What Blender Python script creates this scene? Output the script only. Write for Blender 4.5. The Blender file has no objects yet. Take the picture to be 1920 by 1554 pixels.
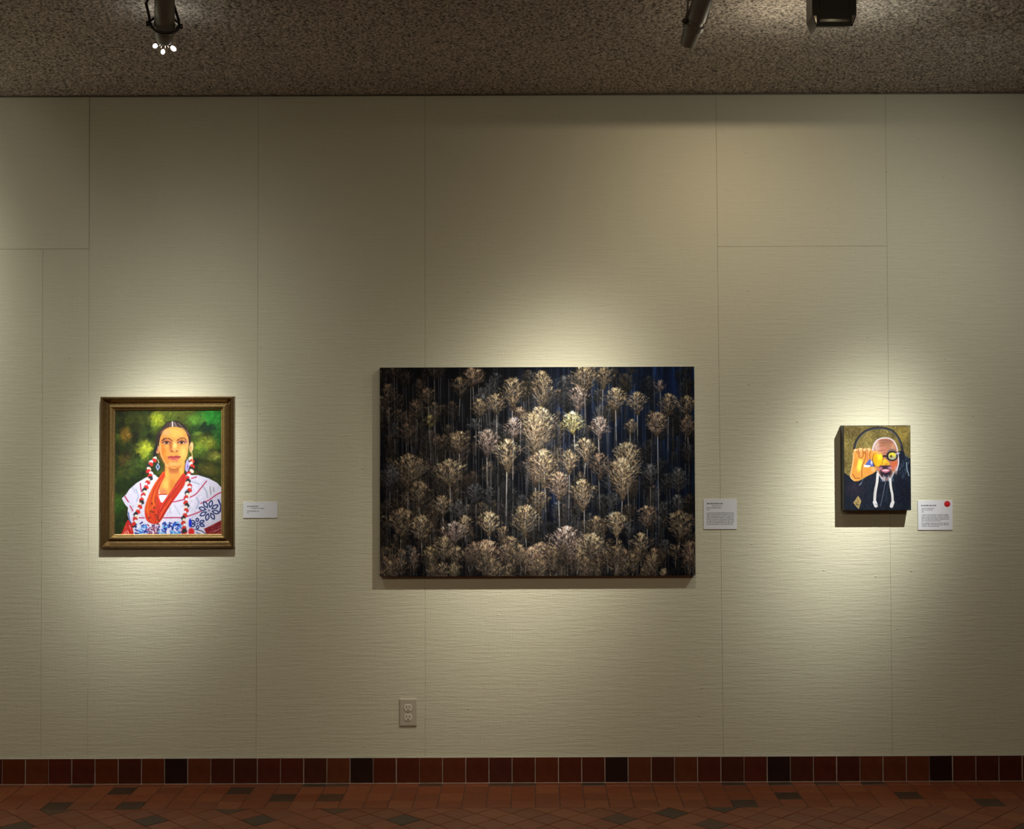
import bpy, bmesh, math, random
import numpy as np
from mathutils import Matrix, Vector

# ------------------------------------------------------------------ camera
S = 0.0022                      # metres per photo pixel on the wall plane
FPX = 2364.0
TILT = math.radians(1.2)
CAM = Vector(((1000 - 960) * S, -5.2, (1461 - 777) * S))
SHX, SHY = -40 / 1920, -49.5 / 1920
sc = bpy.context.scene
cd = bpy.data.cameras.new('camera')
cd.sensor_width = 36.0
cd.lens = 36.0 * FPX / 1920
cd.shift_x, cd.shift_y = SHX, SHY
cam = bpy.data.objects.new('camera', cd)
sc.collection.objects.link(cam)
RM = Matrix.Rotation(math.pi / 2 + TILT, 4, 'X') @ Matrix.Rotation(-0.0036, 4, 'Z')
cam.matrix_world = Matrix.Translation(CAM) @ RM
sc.camera = cam
R3 = RM.to_3x3()


def P(px, py, L=0.0):
    """the point at distance L from the back wall seen at photo pixel px, py"""
    d = R3 @ Vector(((px - 960 + SHX * 1920) / FPX, (777 - py + SHY * 1920) / FPX, -1))
    t = (-L - CAM.y) / d.y
    return CAM + d * t


def PF(px, py, z=0.0):
    d = R3 @ Vector(((px - 960 + SHX * 1920) / FPX, (777 - py + SHY * 1920) / FPX, -1))
    t = (z - CAM.z) / d.z
    return CAM + d * t


# ------------------------------------------------------------------ view, world, fill light
sc.view_settings.view_transform = 'Standard'
sc.view_settings.look = 'None'
sc.view_settings.exposure = 0.0
sc.view_settings.gamma = 1.0
sc.view_settings.use_curve_mapping = False
w = bpy.data.worlds.new('world')
sc.world = w
w.use_nodes = True
w.node_tree.nodes['Background'].inputs[0].default_value = (1.0, 0.93, 0.75, 1)
w.node_tree.nodes['Background'].inputs[1].default_value = 0.02

H = 2.834                        # ceiling height
COL = sc.collection


def light(name, kind, loc, target, power, color=(1, 0.955, 0.80), size=40, blend=1.0, radius=0.01, parent=None, sx=1, sy=1):
    l = bpy.data.lights.new(name, kind)
    l.energy = power
    l.color = color
    if kind == 'SPOT':
        l.spot_size = math.radians(size)
        l.spot_blend = blend
        l.shadow_soft_size = radius
    elif kind == 'AREA':
        l.shape = 'RECTANGLE'
        l.size, l.size_y = sx, sy
    else:
        l.shadow_soft_size = radius
    o = bpy.data.objects.new(name, l)
    COL.objects.link(o)
    o.location = loc
    if target is not None:
        d = Vector(target) - Vector(loc)
        o.rotation_euler = d.to_track_quat('-Z', 'Y').to_euler()
    if parent:
        o.parent = parent
        o.matrix_parent_inverse = Matrix.Translation(parent.location).inverted()
    return o




def profile(o, core, w1, halo, w2):
    """beam of a reflector lamp: bright core and weak halo as functions of the angle off its axis"""
    l = o.data
    l.use_nodes = True
    nt = l.node_tree
    em = nt.nodes['Emission']
    tc = nt.nodes.new('ShaderNodeTexCoord')
    sp = nt.nodes.new('ShaderNodeSeparateXYZ')
    nt.links.new(tc.outputs['Normal'], sp.inputs[0])

    def m(op, a, b=None):
        n = nt.nodes.new('ShaderNodeMath')
        n.operation = op
        for k, v in enumerate((a, b)):
            if v is None:
                continue
            if isinstance(v, (int, float)):
                n.inputs[k].default_value = v
            else:
                nt.links.new(v, n.inputs[k])
        return n.outputs[0]
    z2 = m('MAXIMUM', m('MULTIPLY', sp.outputs[2], sp.outputs[2]), 0.0004)
    t2 = m('SUBTRACT', m('DIVIDE', 1.0, z2), 1.0)
    out = 0.0
    if core:
        out = m('MULTIPLY', m('POWER', 2.718282, m('MULTIPLY', t2, -1.0 / w1 ** 2)), float(core))
    if halo:
        out = m('ADD', m('DIVIDE', float(halo), m('POWER', m('ADD', m('MULTIPLY', t2, 1.0 / w2 ** 2), 1.0), 2.0)), out)
    nt.links.new(out, em.inputs['Strength'])
    return o


COOL, MID, TUNG = (0.99, 1.0, 0.90), (1.04, 1.0, 0.84), (1.22, 1.0, 0.68)
# unseen area light added as ambient fill, standing for the gallery's other lamps
AMB = 15
gl = light('ambient_fill', 'AREA', (0.0, -4.2, 2.70), (0, -1.4, 0.0), AMB, (1.18, 1.0, 0.70), sx=4.0, sy=0.5)
gl.data.spread = math.radians(112)
# beams of the track lamps: position, aim on the wall, power
A_POS, B_POS = P(304, 92, 1.16), P(1287, 92, 1.17)
C_POS = Vector((P(1562, 0, 1.33).x, -1.30, 2.735))
D_POS, E_POS = P(2058, 95, 1.20), P(-330, 95, 1.20)
PW = 76.0
profile(light('beam', 'SPOT', A_POS, P(297, 910), PW, COOL, 160, 0.3, 0.012), 6.52, 0.141, 0.758, 0.516)
profile(light('beam', 'SPOT', B_POS, P(1004, 918), PW, MID, 160, 0.3, 0.012), 3.75, 0.201, 1.921, 0.282)
profile(light('beam', 'SPOT', D_POS, P(1599, 934), PW, COOL, 160, 0.3, 0.010), 5.80, 0.153, 0.49, 1.275)
profile(light('beam', 'SPOT', E_POS, P(-734, 777), PW, COOL, 160, 0.3, 0.020), 3.40, 0.698, 0.10, 3.0)
profile(light('beam', 'SPOT', C_POS, P(1324, 373), PW, TUNG, 160, 0.3, 0.0007), 0, 1, 0.285, 0.569)


# ------------------------------------------------------------------ helpers
def newmat(name):
    m = bpy.data.materials.new(name)
    m.use_nodes = True
    nt = m.node_tree
    return m, nt, nt.nodes['Principled BSDF']


def node(nt, typ, **kw):
    n = nt.nodes.new(typ)
    for k, v in kw.items():
        if isinstance(k, str) and hasattr(n, k):
            setattr(n, k, v)
    return n


def plain(name, col, rough=0.5, metal=0.0, spec=0.5, noise=0.12, scale=60, bump=0.0, coat=0.0):
    m, nt, b = newmat(name)
    tc = nt.nodes.new('ShaderNodeTexCoord')
    nz = nt.nodes.new('ShaderNodeTexNoise')
    nz.inputs['Scale'].default_value = scale
    nz.inputs['Detail'].default_value = 4
    nt.links.new(tc.outputs['Object'], nz.inputs['Vector'])
    mx = nt.nodes.new('ShaderNodeMix')
    mx.data_type = 'RGBA'
    mx.inputs[6].default_value = tuple(c * (1 - noise) for c in col) + (1,)
    mx.inputs[7].default_value = tuple(min(1, c * (1 + noise)) for c in col) + (1,)
    nt.links.new(nz.outputs['Fac'], mx.inputs[0])
    nt.links.new(mx.outputs[2], b.inputs['Base Color'])
    b.inputs['Roughness'].default_value = rough
    b.inputs['Metallic'].default_value = metal
    b.inputs['Specular IOR Level'].default_value = spec
    b.inputs['Coat Weight'].default_value = coat
    b.inputs['Coat Roughness'].default_value = 0.12
    if bump:
        bp = nt.nodes.new('ShaderNodeBump')
        bp.inputs['Distance'].default_value = bump
        nt.links.new(nz.outputs['Fac'], bp.inputs['Height'])
        nt.links.new(bp.outputs['Normal'], b.inputs['Normal'])
    return m


def meshobj(name, verts, faces, mat=None, parent=None, smooth=False, world=True):
    me = bpy.data.meshes.new(name)
    me.from_pydata([tuple(v) for v in verts], [], faces)
    if mat:
        me.materials.append(mat)
    if smooth:
        me.polygons.foreach_set('use_smooth', [True] * len(me.polygons))
    me.update()
    return linkobj(name, me, parent)


def linkobj(name, me, parent=None):
    """mesh coordinates are world coordinates; the parent's offset is taken out"""
    o = bpy.data.objects.new(name, me)
    COL.objects.link(o)
    if parent is not None:
        o.parent = parent
        o.matrix_parent_inverse = pinv(parent)
    return o


def pinv(p):
    m = Matrix.Identity(4)
    chain = []
    while p is not None:
        chain.append(p)
        p = p.parent
    for q in reversed(chain):
        m = m @ q.matrix_parent_inverse @ Matrix.LocRotScale(q.location, q.rotation_euler, q.scale)
    return m.inverted()


def bmobj(name, bm, mat=None, parent=None, smooth=False):
    me = bpy.data.meshes.new(name)
    bmesh.ops.recalc_face_normals(bm, faces=bm.faces)
    bm.to_mesh(me)
    bm.free()
    if mat:
        me.materials.append(mat)
    if smooth:
        me.polygons.foreach_set('use_smooth', [True] * len(me.polygons))
    return linkobj(name, me, parent)


def boxbm(bm, x0, x1, y0, y1, z0, z1, bevel=0.0, seg=2):
    g = bmesh.ops.create_cube(bm, size=1)
    vs = g['verts']
    for v in vs:
        v.co = Vector((x0 + (v.co.x + .5) * (x1 - x0), y0 + (v.co.y + .5) * (y1 - y0), z0 + (v.co.z + .5) * (z1 - z0)))
    if bevel:
        es = list({e for v in vs for e in v.link_edges})
        bmesh.ops.bevel(bm, geom=es, offset=bevel, segments=seg, affect='EDGES', profile=0.6)
    return bm


def box(name, x0, x1, y0, y1, z0, z1, mat, parent=None, bevel=0.0, seg=2):
    return bmobj(name, boxbm(bmesh.new(), x0, x1, y0, y1, z0, z1, bevel, seg), mat, parent)


def lathe(name, a, b, prof, mat, parent=None, n=28, up=None):
    """profile [(t 0..1 along a-b, or metres if >1 never used, radius)]"""
    a, b = Vector(a), Vector(b)
    ax = b - a
    q = ax.to_track_quat('Z', 'Y')
    vs, fs = [], []
    for (t, r) in prof:
        for k in range(n):
            an = 2 * math.pi * k / n
            vs.append(a + ax * t + q @ Vector((r * math.cos(an), r * math.sin(an), 0)))
    m = len(prof)
    for i in range(m - 1):
        for k in range(n):
            k2 = (k + 1) % n
            fs.append((i * n + k, i * n + k2, (i + 1) * n + k2, (i + 1) * n + k))
    fs.append(tuple(range(n - 1, -1, -1)))
    fs.append(tuple((m - 1) * n + k for k in range(n)))
    o = meshobj(name, vs, fs, mat, parent, smooth=False)
    for p in o.data.polygons:
        p.use_smooth = len(p.vertices) == 4
    o.data.set_sharp_from_angle(angle=math.radians(40))
    return o


def tube(name, pts, r, mat, parent=None, n=10):
    pts = [Vector(p) for p in pts]
    vs, fs = [], []
    for i, p in enumerate(pts):
        d = (pts[min(i + 1, len(pts) - 1)] - pts[max(i - 1, 0)]).normalized()
        q = d.to_track_quat('Z', 'Y')
        for k in range(n):
            an = 2 * math.pi * k / n
            vs.append(p + q @ Vector((r * math.cos(an), r * math.sin(an), 0)))
    for i in range(len(pts) - 1):
        for k in range(n):
            k2 = (k + 1) % n
            fs.append((i * n + k, i * n + k2, (i + 1) * n + k2, (i + 1) * n + k))
    fs.append(tuple(range(n - 1, -1, -1)))
    fs.append(tuple((len(pts) - 1) * n + k for k in range(n)))
    return meshobj(name, vs, fs, mat, parent, smooth=True)


def thing(name, loc, label, cat, group=None):
    o = bpy.data.objects.new(name, None)
    o.empty_display_size = 0.05
    COL.objects.link(o)
    o.location = loc
    return tag(o, label, cat, group)


def tag(o, label, cat, group=None):
    o['label'] = label
    o['category'] = cat
    if group:
        o['group'] = group
    return o


def struct(o):
    o['kind'] = 'structure'
    return o


# ------------------------------------------------------------------ materials of the room
def wall_material():
    m, nt, b = newmat('woven_wallcovering')
    L = nt.links
    tc = nt.nodes.new('ShaderNodeTexCoord')

    def nz(scale, mapping, detail=3, rough=0.55):
        mp = nt.nodes.new('ShaderNodeMapping')
        mp.inputs['Scale'].default_value = mapping
        L.new(tc.outputs['Object'], mp.inputs['Vector'])
        n = nt.nodes.new('ShaderNodeTexNoise')
        n.inputs['Scale'].default_value = scale
        n.inputs['Detail'].default_value = detail
        n.inputs['Roughness'].default_value = rough
        L.new(mp.outputs['Vector'], n.inputs['Vector'])
        return n.outputs['Fac']

    def math_(op, a, b_, c=None):
        n = nt.nodes.new('ShaderNodeMath')
        n.operation = op
        for i, v in enumerate((a, b_, c)):
            if v is None:
                continue
            if isinstance(v, (int, float)):
                n.inputs[i].default_value = v
            else:
                L.new(v, n.inputs[i])
        return n.outputs[0]
    slub = nz(1.0, (7, 1, 95), 4, 0.65)        # weft slubs, long and horizontal
    slub2 = nz(1.0, (30, 1, 260), 3, 0.55)
    warp = nz(1.0, (330, 1, 14), 2, 0.5)        # fine upright threads
    patch = nz(1.3, (1, 1, 1), 3, 0.5)
    vo = nt.nodes.new('ShaderNodeTexVoronoi')
    vo.inputs['Scale'].default_value = 9
    vo.inputs['Randomness'].default_value = 1
    mp = nt.nodes.new('ShaderNodeMapping')
    mp.inputs['Scale'].default_value = (1, 0.2, 1.9)
    L.new(tc.outputs['Object'], mp.inputs['Vector'])
    L.new(mp.outputs['Vector'], vo.inputs['Vector'])
    nub = nt.nodes.new('ShaderNodeMapRange')
    nub.inputs['From Min'].default_value = 0.05
    nub.inputs['From Max'].default_value = 0.015
    L.new(vo.outputs['Distance'], nub.inputs['Value'])
    h = math_('ADD', math_('MULTIPLY', slub, 1.0), math_('MULTIPLY', slub2, 0.5))
    h = math_('ADD', h, math_('MULTIPLY', warp, 0.30))
    h = math_('ADD', h, math_('MULTIPLY', nub.outputs[0], 1.0))
    bp = nt.nodes.new('ShaderNodeBump')
    bp.inputs['Distance'].default_value = 0.0030
    bp.inputs['Strength'].default_value = 0.75
    L.new(h, bp.inputs['Height'])
    L.new(bp.outputs['Normal'], b.inputs['Normal'])
    c1 = nt.nodes.new('ShaderNodeMix')
    c1.data_type = 'RGBA'
    c1.inputs[6].default_value = (0.515, 0.485, 0.375, 1)
    c1.inputs[7].default_value = (0.59, 0.565, 0.455, 1)
    L.new(math_('MULTIPLY_ADD', slub, 0.5, math_('MULTIPLY', patch, 0.5)), c1.inputs[0])
    L.new(c1.outputs[2], b.inputs['Base Color'])
    b.inputs['Roughness'].default_value = 0.75
    b.inputs['Specular IOR Level'].default_value = 0.25
    return m


M_wall = wall_material()
M_backing = plain('wall_backing', (0.22, 0.19, 0.14), 0.9)
M_caulk = plain('caulk', (0.36, 0.33, 0.28), 0.6, noise=0.2, scale=30)


def ceiling_material():
    m, nt, b = newmat('sprayed_ceiling')
    tc = nt.nodes.new('ShaderNodeTexCoord')
    n = nt.nodes.new('ShaderNodeTexNoise')
    n.inputs['Scale'].default_value = 110
    n.inputs['Detail'].default_value = 3
    nt.links.new(tc.outputs['Object'], n.inputs['Vector'])
    r = nt.nodes.new('ShaderNodeValToRGB')
    r.color_ramp.elements[0].position = 0.36
    r.color_ramp.elements[0].color = (0.115, 0.100, 0.088, 1)  # dark end paints the shaded gaps between the sprayed grains
    r.color_ramp.elements[1].position = 0.62
    r.color_ramp.elements[1].color = (0.60, 0.54, 0.475, 1)
    nt.links.new(n.outputs['Fac'], r.inputs[0])
    nt.links.new(r.outputs[0], b.inputs['Base Color'])
    b.inputs['Roughness'].default_value = 0.95
    b.inputs['Specular IOR Level'].default_value = 0.1
    bp = nt.nodes.new('ShaderNodeBump')
    bp.inputs['Distance'].default_value = 0.003
    nt.links.new(n.outputs['Fac'], bp.inputs['Height'])
    nt.links.new(bp.outputs['Normal'], b.inputs['Normal'])
    return m


M_ceil = ceiling_material()
M_plaster = plain('plaster', (0.50, 0.46, 0.37), 0.9)
M_grout = plain('floor_grout', (0.085, 0.040, 0.024), 0.7, noise=0.3, scale=25)
M_bgrout = plain('baseboard_grout', (0.42, 0.33, 0.28), 0.8, noise=0.5, scale=22)


def tile_mat(name, col, rough=0.35, var=0.3, scale=24, coat=0.12, spec=0.22):
    return plain(name, col, rough, 0, spec, var, scale, 0.0008, coat)


# ------------------------------------------------------------------ room shell
XL, XR, YB = -3.6, 4.0, -8.0
# ceiling: sprayed relief near the picture wall is real geometry
nx, ny = 900, 200
gx = np.linspace(-2.55, 2.70, nx)
gy = np.linspace(0.0, -1.25, ny)
rng = np.random.default_rng(7)


def vnoise(shape, cells, rng):
    """smooth value noise of the given shape with cells=(cy,cx)"""
    cy, cx = cells
    g = rng.random((int(cy) + 3, int(cx) + 3))
    y = np.linspace(0, cy, shape[0]); x = np.linspace(0, cx, shape[1])
    yi = y.astype(int); xi = x.astype(int)
    fy = (y - yi); fx = (x - xi)
    fy = (fy * fy * (3 - 2 * fy))[:, None]; fx = (fx * fx * (3 - 2 * fx))[None, :]
    a = g[np.ix_(yi, xi)]; b = g[np.ix_(yi, xi + 1)]; c = g[np.ix_(yi + 1, xi)]; d = g[np.ix_(yi + 1, xi + 1)]
    return (a * (1 - fx) + b * fx) * (1 - fy) + (c * (1 - fx) + d * fx) * fy


hgt = 0.55 * vnoise((ny, nx), (1.25 / 0.016, 5.25 / 0.016), rng) ** 1.5 + 0.45 * vnoise((ny, nx), (1.25 / 0.0085, 5.25 / 0.0085), rng)
hgt *= 0.010
hgt[:4, :] *= 0.3
hgt[-1, :] = 0; hgt[:, 0] = 0; hgt[:, -1] = 0


def grid_mesh(name, verts, nx, ny, flip=False):
    me = bpy.data.meshes.new(name)
    me.vertices.add(nx * ny)
    me.vertices.foreach_set('co', verts.astype(np.float32).ravel())
    i = np.arange((ny - 1) * (nx - 1))
    r, c = i // (nx - 1), i % (nx - 1)
    a = r * nx + c
    q = np.stack([a, a + 1, a + nx + 1, a + nx], 1) if not flip else np.stack([a, a + nx, a + nx + 1, a + 1], 1)
    me.loops.add(q.size)
    me.loops.foreach_set('vertex_index', q.astype(np.int32).ravel())
    me.polygons.add(len(q))
    me.polygons.foreach_set('loop_start', np.arange(0, q.size, 4, dtype=np.int32))
    me.update(calc_edges=True)
    return me


GX, GY = np.meshgrid(gx, gy)
cm = grid_mesh('ceiling', np.stack([GX, GY, H - hgt], -1).reshape(-1, 3), nx, ny, flip=True)
cm.materials.append(M_ceil)
bm = bmesh.new()
bm.from_mesh(cm)
for (x0, x1, y0, y1) in ((XL, -2.55, YB, 0.0), (2.70, XR, YB, 0.0), (-2.55, 2.70, YB, -1.25)):
    boxbm(bm, x0, x1, y0, y1, H, H + 0.05)
boxbm(bm, XL, XR, YB, 0.1, H + 0.051, H + 0.12)
bm.to_mesh(cm)
bm.free()
ceil = struct(linkobj('ceiling', cm))

# picture wall: backing with woven wallcovering sheets butted side by side
TB = P(960, 1418).z              # top of the tile base
wb = struct(box('wall_back', XL, XR, 0.004, 0.12, 0.0, H + 0.05, M_backing))


def wx(px, py):
    return P(px, py).x


def sheet(xa, xb, z0, z1, lift=0.0, name='wallcovering_sheet'):
    """xa, xb: left edge x at bottom & top; a thin sheet with softly turned edges"""
    g = 0.00035
    (xa0, xa1), (xb0, xb1) = xa, xb
    f = -0.0012 - lift
    vs, fs = [], []
    ring = []
    for (ins, y) in ((0, 0.004), (0, f + 0.0005), (0.0008, f)):
        ring.append([(xa0 + g + ins, y, z0 + g + ins), (xb0 - g - ins, y, z0 + g + ins), (xb1 - g - ins, y, z1 - g - ins), (xa1 + g + ins, y, z1 - g - ins)])
    for r in ring:
        vs += r
    for k in range(2):
        for i in range(4):
            j = (i + 1) % 4
            fs.append((k * 4 + i, k * 4 + j, (k + 1) * 4 + j, (k + 1) * 4 + i))
    fs.append((8, 9, 10, 11))
    o = meshobj(name, vs, fs, M_wall, wb)
    return o


zt = H - 0.008
zh1, zh2 = P(80, 467).z, P(1500, 462).z


def s2(pt, pb):                  # seam x at bottom, top
    return (wx(pb, 1400), wx(pt, 200))


e0 = (XL, XL)
eA = s2(168, 164); eB = s2(485, 480); eC = s2(797, 797); eD = s2(1342, 1356); eE = s2(1660, 1673); eF = (wx(1985, 1400), wx(1975, 200))
lerp = lambda e, z: e[0] + (e[1] - e[0]) * z / H
eLm = (wx(80, 600), wx(80, 600))
eL0 = (wx(-155, 1400), wx(-150, 200))
sheet((lerp(eL0, zh1), eL0[1]), (lerp(eA, zh1), eA[1]), zh1, zt, 0.0016)
sheet(eL0, eLm, TB, zh1, 0.0002)
sheet(eLm, (eA[0], lerp(eA, zh1)), TB, zh1, 0.0)
sheet(e0, eL0, TB, zt, 0.0004)
sheet(eA, eB, TB, zt, 0.0)
sheet(eB, eC, TB, zt, 0.0002)
sheet(eC, eD, TB, zt, 0.0)
sheet((lerp(eD, zh2), eD[1]), (lerp(eE, zh2), eE[1]), zh2, zt, 0.0006)
sheet((eD[0], lerp(eD, zh2)), (eE[0], lerp(eE, zh2)), TB, zh2, 0.0003)
sheet(eE, eF, TB, zt, 0.0)
sheet(eF, (XR, XR), TB, zt, 0.0003)

struct(box('wall_left', XL - 0.1, XL, YB, 0.1, 0, H + 0.05, M_plaster))
struct(box('wall_right', XR, XR + 0.1, YB, 0.1, 0, H + 0.05, M_plaster))
struct(box('wall_front', XL - 0.1, XR + 0.1, YB - 0.1, YB, 0, H + 0.05, M_plaster))
floor = struct(box('floor', XL, XR, YB, 0.1, -0.10, -0.0022, M_grout))

# ------------------------------------------------------------------ floor tiles
PITCH = 43.1 * S
G = 0.0035
M_t = [tile_mat('quarry_tile_a', (0.205, 0.060, 0.026)), tile_mat('quarry_tile_b', (0.185, 0.052, 0.022)),
       tile_mat('quarry_tile_c', (0.220, 0.070, 0.030)), tile_mat('quarry_tile_d', (0.175, 0.056, 0.026))]
M_td = [tile_mat('quarry_tile_flashed_a', (0.060, 0.034, 0.021)), tile_mat('quarry_tile_flashed_b', (0.082, 0.041, 0.023))]


def clip(poly, a, b, c):
    """keep a*x+b*y<=c"""
    out = []
    for i in range(len(poly)):
        p, q = poly[i], poly[(i + 1) % len(poly)]
        dp, dq = a * p[0] + b * p[1] - c, a * q[0] + b * q[1] - c
        if dp <= 0:
            out.append(p)
        if (dp < 0 < dq) or (dq < 0 < dp):
            t = dp / (dp - dq)
            out.append((p[0] + t * (q[0] - p[0]), p[1] + t * (q[1] - p[1])))
    return out


def prism(poly, z0=-0.0022, z1=0.0, bev=0.0012):
    """verts, faces of a tile with a softened arris"""
    n = len(poly)
    cx = sum(p[0] for p in poly) / n; cy = sum(p[1] for p in poly) / n
    rad = max(math.hypot(p[0] - cx, p[1] - cy) for p in poly)
    k = 1 - bev * 1.4 / rad
    vs = [(p[0], p[1], z0) for p in poly] + [(p[0], p[1], z1 - bev * .6) for p in poly] + [(cx + (p[0] - cx) * k, cy + (p[1] - cy) * k, z1) for p in poly]
    fs = []
    for r in range(2):
        for i in range(n):
            j = (i + 1) % n
            fs.append((r * n + i, r * n + j, (r + 1) * n + j, (r + 1) * n + i))
    fs.append(tuple(2 * n + i for i in range(n)))
    return vs, fs


X0 = (10 - 960) * S
rnd = random.Random(11)
tiles = []                        # (poly, centre, kind)
D1, D2 = 0.045, 0.045 + 3 * PITCH
YW = -0.012                       # face of the tile base
for row, (d0, d1) in enumerate([(0, D1)] + [(D1 + k * PITCH, D1 + (k + 1) * PITCH) for k in range(3)]):
    for c in range(-16, 63):
        x0 = X0 + c * PITCH
        if x0 < XL - PITCH or x0 > XR:
            continue
        g = G / 2
        x1 = x0 + PITCH
        poly = [(x0 + g, YW - d1 + g), (x1 - g, YW - d1 + g), (x1 - g, YW - d0 - g), (x0 + g, YW - d0 - g)]
        tiles.append((poly, (x0 + PITCH / 2, YW - (d0 + d1) / 2), 'r%d' % row))
yb = YW - D2
hd = PITCH / math.sqrt(2)
rows = int(4.2 / hd)
for r in range(rows + 1):
    for c in range(-30, 36):
        cx = c * 2 * hd + (hd if r % 2 else 0)
        cy = yb - r * hd
        if not (XL < cx < XR):
            continue
        q = hd - G / 2 * 1.414
        poly = [(cx, cy - q), (cx + q, cy), (cx, cy + q), (cx - q, cy)]
        if r == 0:
            poly = clip(poly, 0, 1, yb - G / 2)
        tiles.append((poly, (cx, cy - (hd / 2 if r == 0 else 0)), 'd' if r else 'h'))
dark_px = [(141, 1478), (235, 1479), (105, 1509), (82, 1528), (240, 1509), (445, 1480), (415, 1525), (480, 1547), (524, 1489), (585, 1465), (622, 1489),
           (615, 1521), (975, 1472), (1105, 1461), (1160, 1541), (1357, 1521), (1258, 1533), (1390, 1463), (1388, 1505), (1478, 1490), (1480, 1463),
           (1703, 1490), (1850, 1503), (1905, 1551), (270, 1545), (1335, 1552), (22, 1549), (1620, 1462), (760, 1541)]
dark = set()
for (px, py) in dark_px:
    p = PF(px, py)
    best = min(range(len(tiles)), key=lambda i: (tiles[i][1][0] - p.x) ** 2 + (tiles[i][1][1] - p.y) ** 2)
    dark.add(best)


def visible(c):
    d = Vector((c[0], c[1], 0)) - CAM
    v = R3.transposed() @ d
    px = 960 + v.x / -v.z * FPX - SHX * 1920
    py = 777 - v.y / -v.z * FPX + SHY * 1920
    return -22 < px < 1942 and py < 1560, -v.z


vis = []
for i, (poly, c, k) in enumerate(tiles):
    ok, dep = visible(c)
    if ok:
        a = 0.5 * abs(sum(poly[j][0] * poly[(j + 1) % len(poly)][1] - poly[(j + 1) % len(poly)][0] * poly[j][1] for j in range(len(poly))))
        vis.append((a / dep ** 3, i))
vis.sort(reverse=True)
single = {i for _, i in vis[:296]}
cache = {}
stuff_v, stuff_f, stuff_m = [], [], []
for i, (poly, c, kind) in enumerate(tiles):
    md = i in dark or (i not in single and rnd.random() < 0.07)
    mi = rnd.randrange(2) if md else rnd.randrange(4)
    if i in single:
        key = (kind, md, mi)
        if key not in cache:
            vs, fs = prism([(p[0] - c[0], p[1] - c[1]) for p in poly])
            me = bpy.data.meshes.new('tile')
            me.from_pydata(vs, [], fs)
            me.materials.append((M_td if md else M_t)[mi])
            cache[key] = me
        o = bpy.data.objects.new('tile', cache[key])
        COL.objects.link(o)
        o.parent = floor
        o.location = (c[0], c[1], rnd.uniform(-0.0003, 0.0003))
        o.rotation_euler = (rnd.gauss(0, 0.0035), rnd.gauss(0, 0.0035), 0)
    else:
        vs, fs = prism(poly)
        b0 = len(stuff_v)
        stuff_v += vs
        stuff_f += [tuple(b0 + k for k in f) for f in fs]
        stuff_m += [(4 + mi) if md else mi] * len(fs)
o = meshobj('tile_field', stuff_v, stuff_f, None, floor)
for m in M_t + M_td:
    o.data.materials.append(m)
o.data.polygons.foreach_set('material_index', stuff_m)
o['kind'] = 'stuff'

# ------------------------------------------------------------------ tile base along the wall
bb = struct(box('baseboard_back', XL, XR, -0.0095, 0.003, 0.0, TB - 0.001, M_bgrout))
M_b = [tile_mat('base_tile_a', (0.075, 0.016, 0.008), 0.22, 0.4), tile_mat('base_tile_b', (0.095, 0.022, 0.009), 0.2, 0.4),
       tile_mat('base_tile_c', (0.060, 0.014, 0.009), 0.25, 0.45), tile_mat('base_tile_d', (0.105, 0.028, 0.012), 0.22, 0.45)]
M_bd = tile_mat('base_tile_dark', (0.020, 0.008, 0.007), 0.2, 0.4)
dark_base = {(313 - 10) // 43, 15, 26, 33, 40}
bcache = {}
for c in range(-12, 58):
    x0 = X0 + c * PITCH + 0.0
    if x0 < XL or x0 > XR - PITCH:
        continue
    k = 4 if c in (7, 15, 26, 33, 40) else rnd.randrange(4)
    if k not in bcache:
        g = 0.0019
        vs, fs = prism([(g, 0.0022), (PITCH - g, 0.0022), (PITCH - g, TB - 0.001), (g, TB - 0.001)], 0, 0.0042, 0.0014)
        me = bpy.data.meshes.new('tile')
        me.from_pydata([(v[0], -0.0090 - v[2], v[1]) for v in vs], [], [tuple(reversed(f)) for f in fs])
        me.materials.append(M_bd if k == 4 else M_b[k])
        bcache[k] = me
    o = bpy.data.objects.new('tile', bcache[k])
    COL.objects.link(o)
    o.parent = bb
    o.location = (x0 + rnd.uniform(-.0006, .0006), rnd.uniform(-.0004, .0004), 0)
    o.rotation_euler = (0, rnd.gauss(0, 0.003), rnd.gauss(0, 0.004))
# uneven bead of paint and caulk where the covering meets the tile base
vs, fs = [], []
N = 420
for i in range(N + 1):
    x = XL + (XR - XL) * i / N
    a = 0.0008 + 0.0010 * math.sin(i * 0.37) * math.sin(i * 0.083 + 1) + rnd.uniform(-.0005, .0007)
    zc = TB + 0.0005
    for (dy, dz) in ((0.002, a), (-0.004, a * .9), (-0.0105, a * .1), (-0.0118, -0.0013), (0.0, -0.0013)):
        vs.append((x, dy, zc + dz))
for i in range(N):
    for k in range(4):
        fs.append((i * 5 + k, i * 5 + k + 1, i * 5 + k + 6, i * 5 + k + 5))
struct(meshobj('trim_1', vs, fs, M_caulk))
# grout fillet at the foot of the base
struct(box('trim_2', XL, XR, -0.0142, -0.0118, -0.002, 0.0012, M_bgrout, bevel=0.0006))


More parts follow.
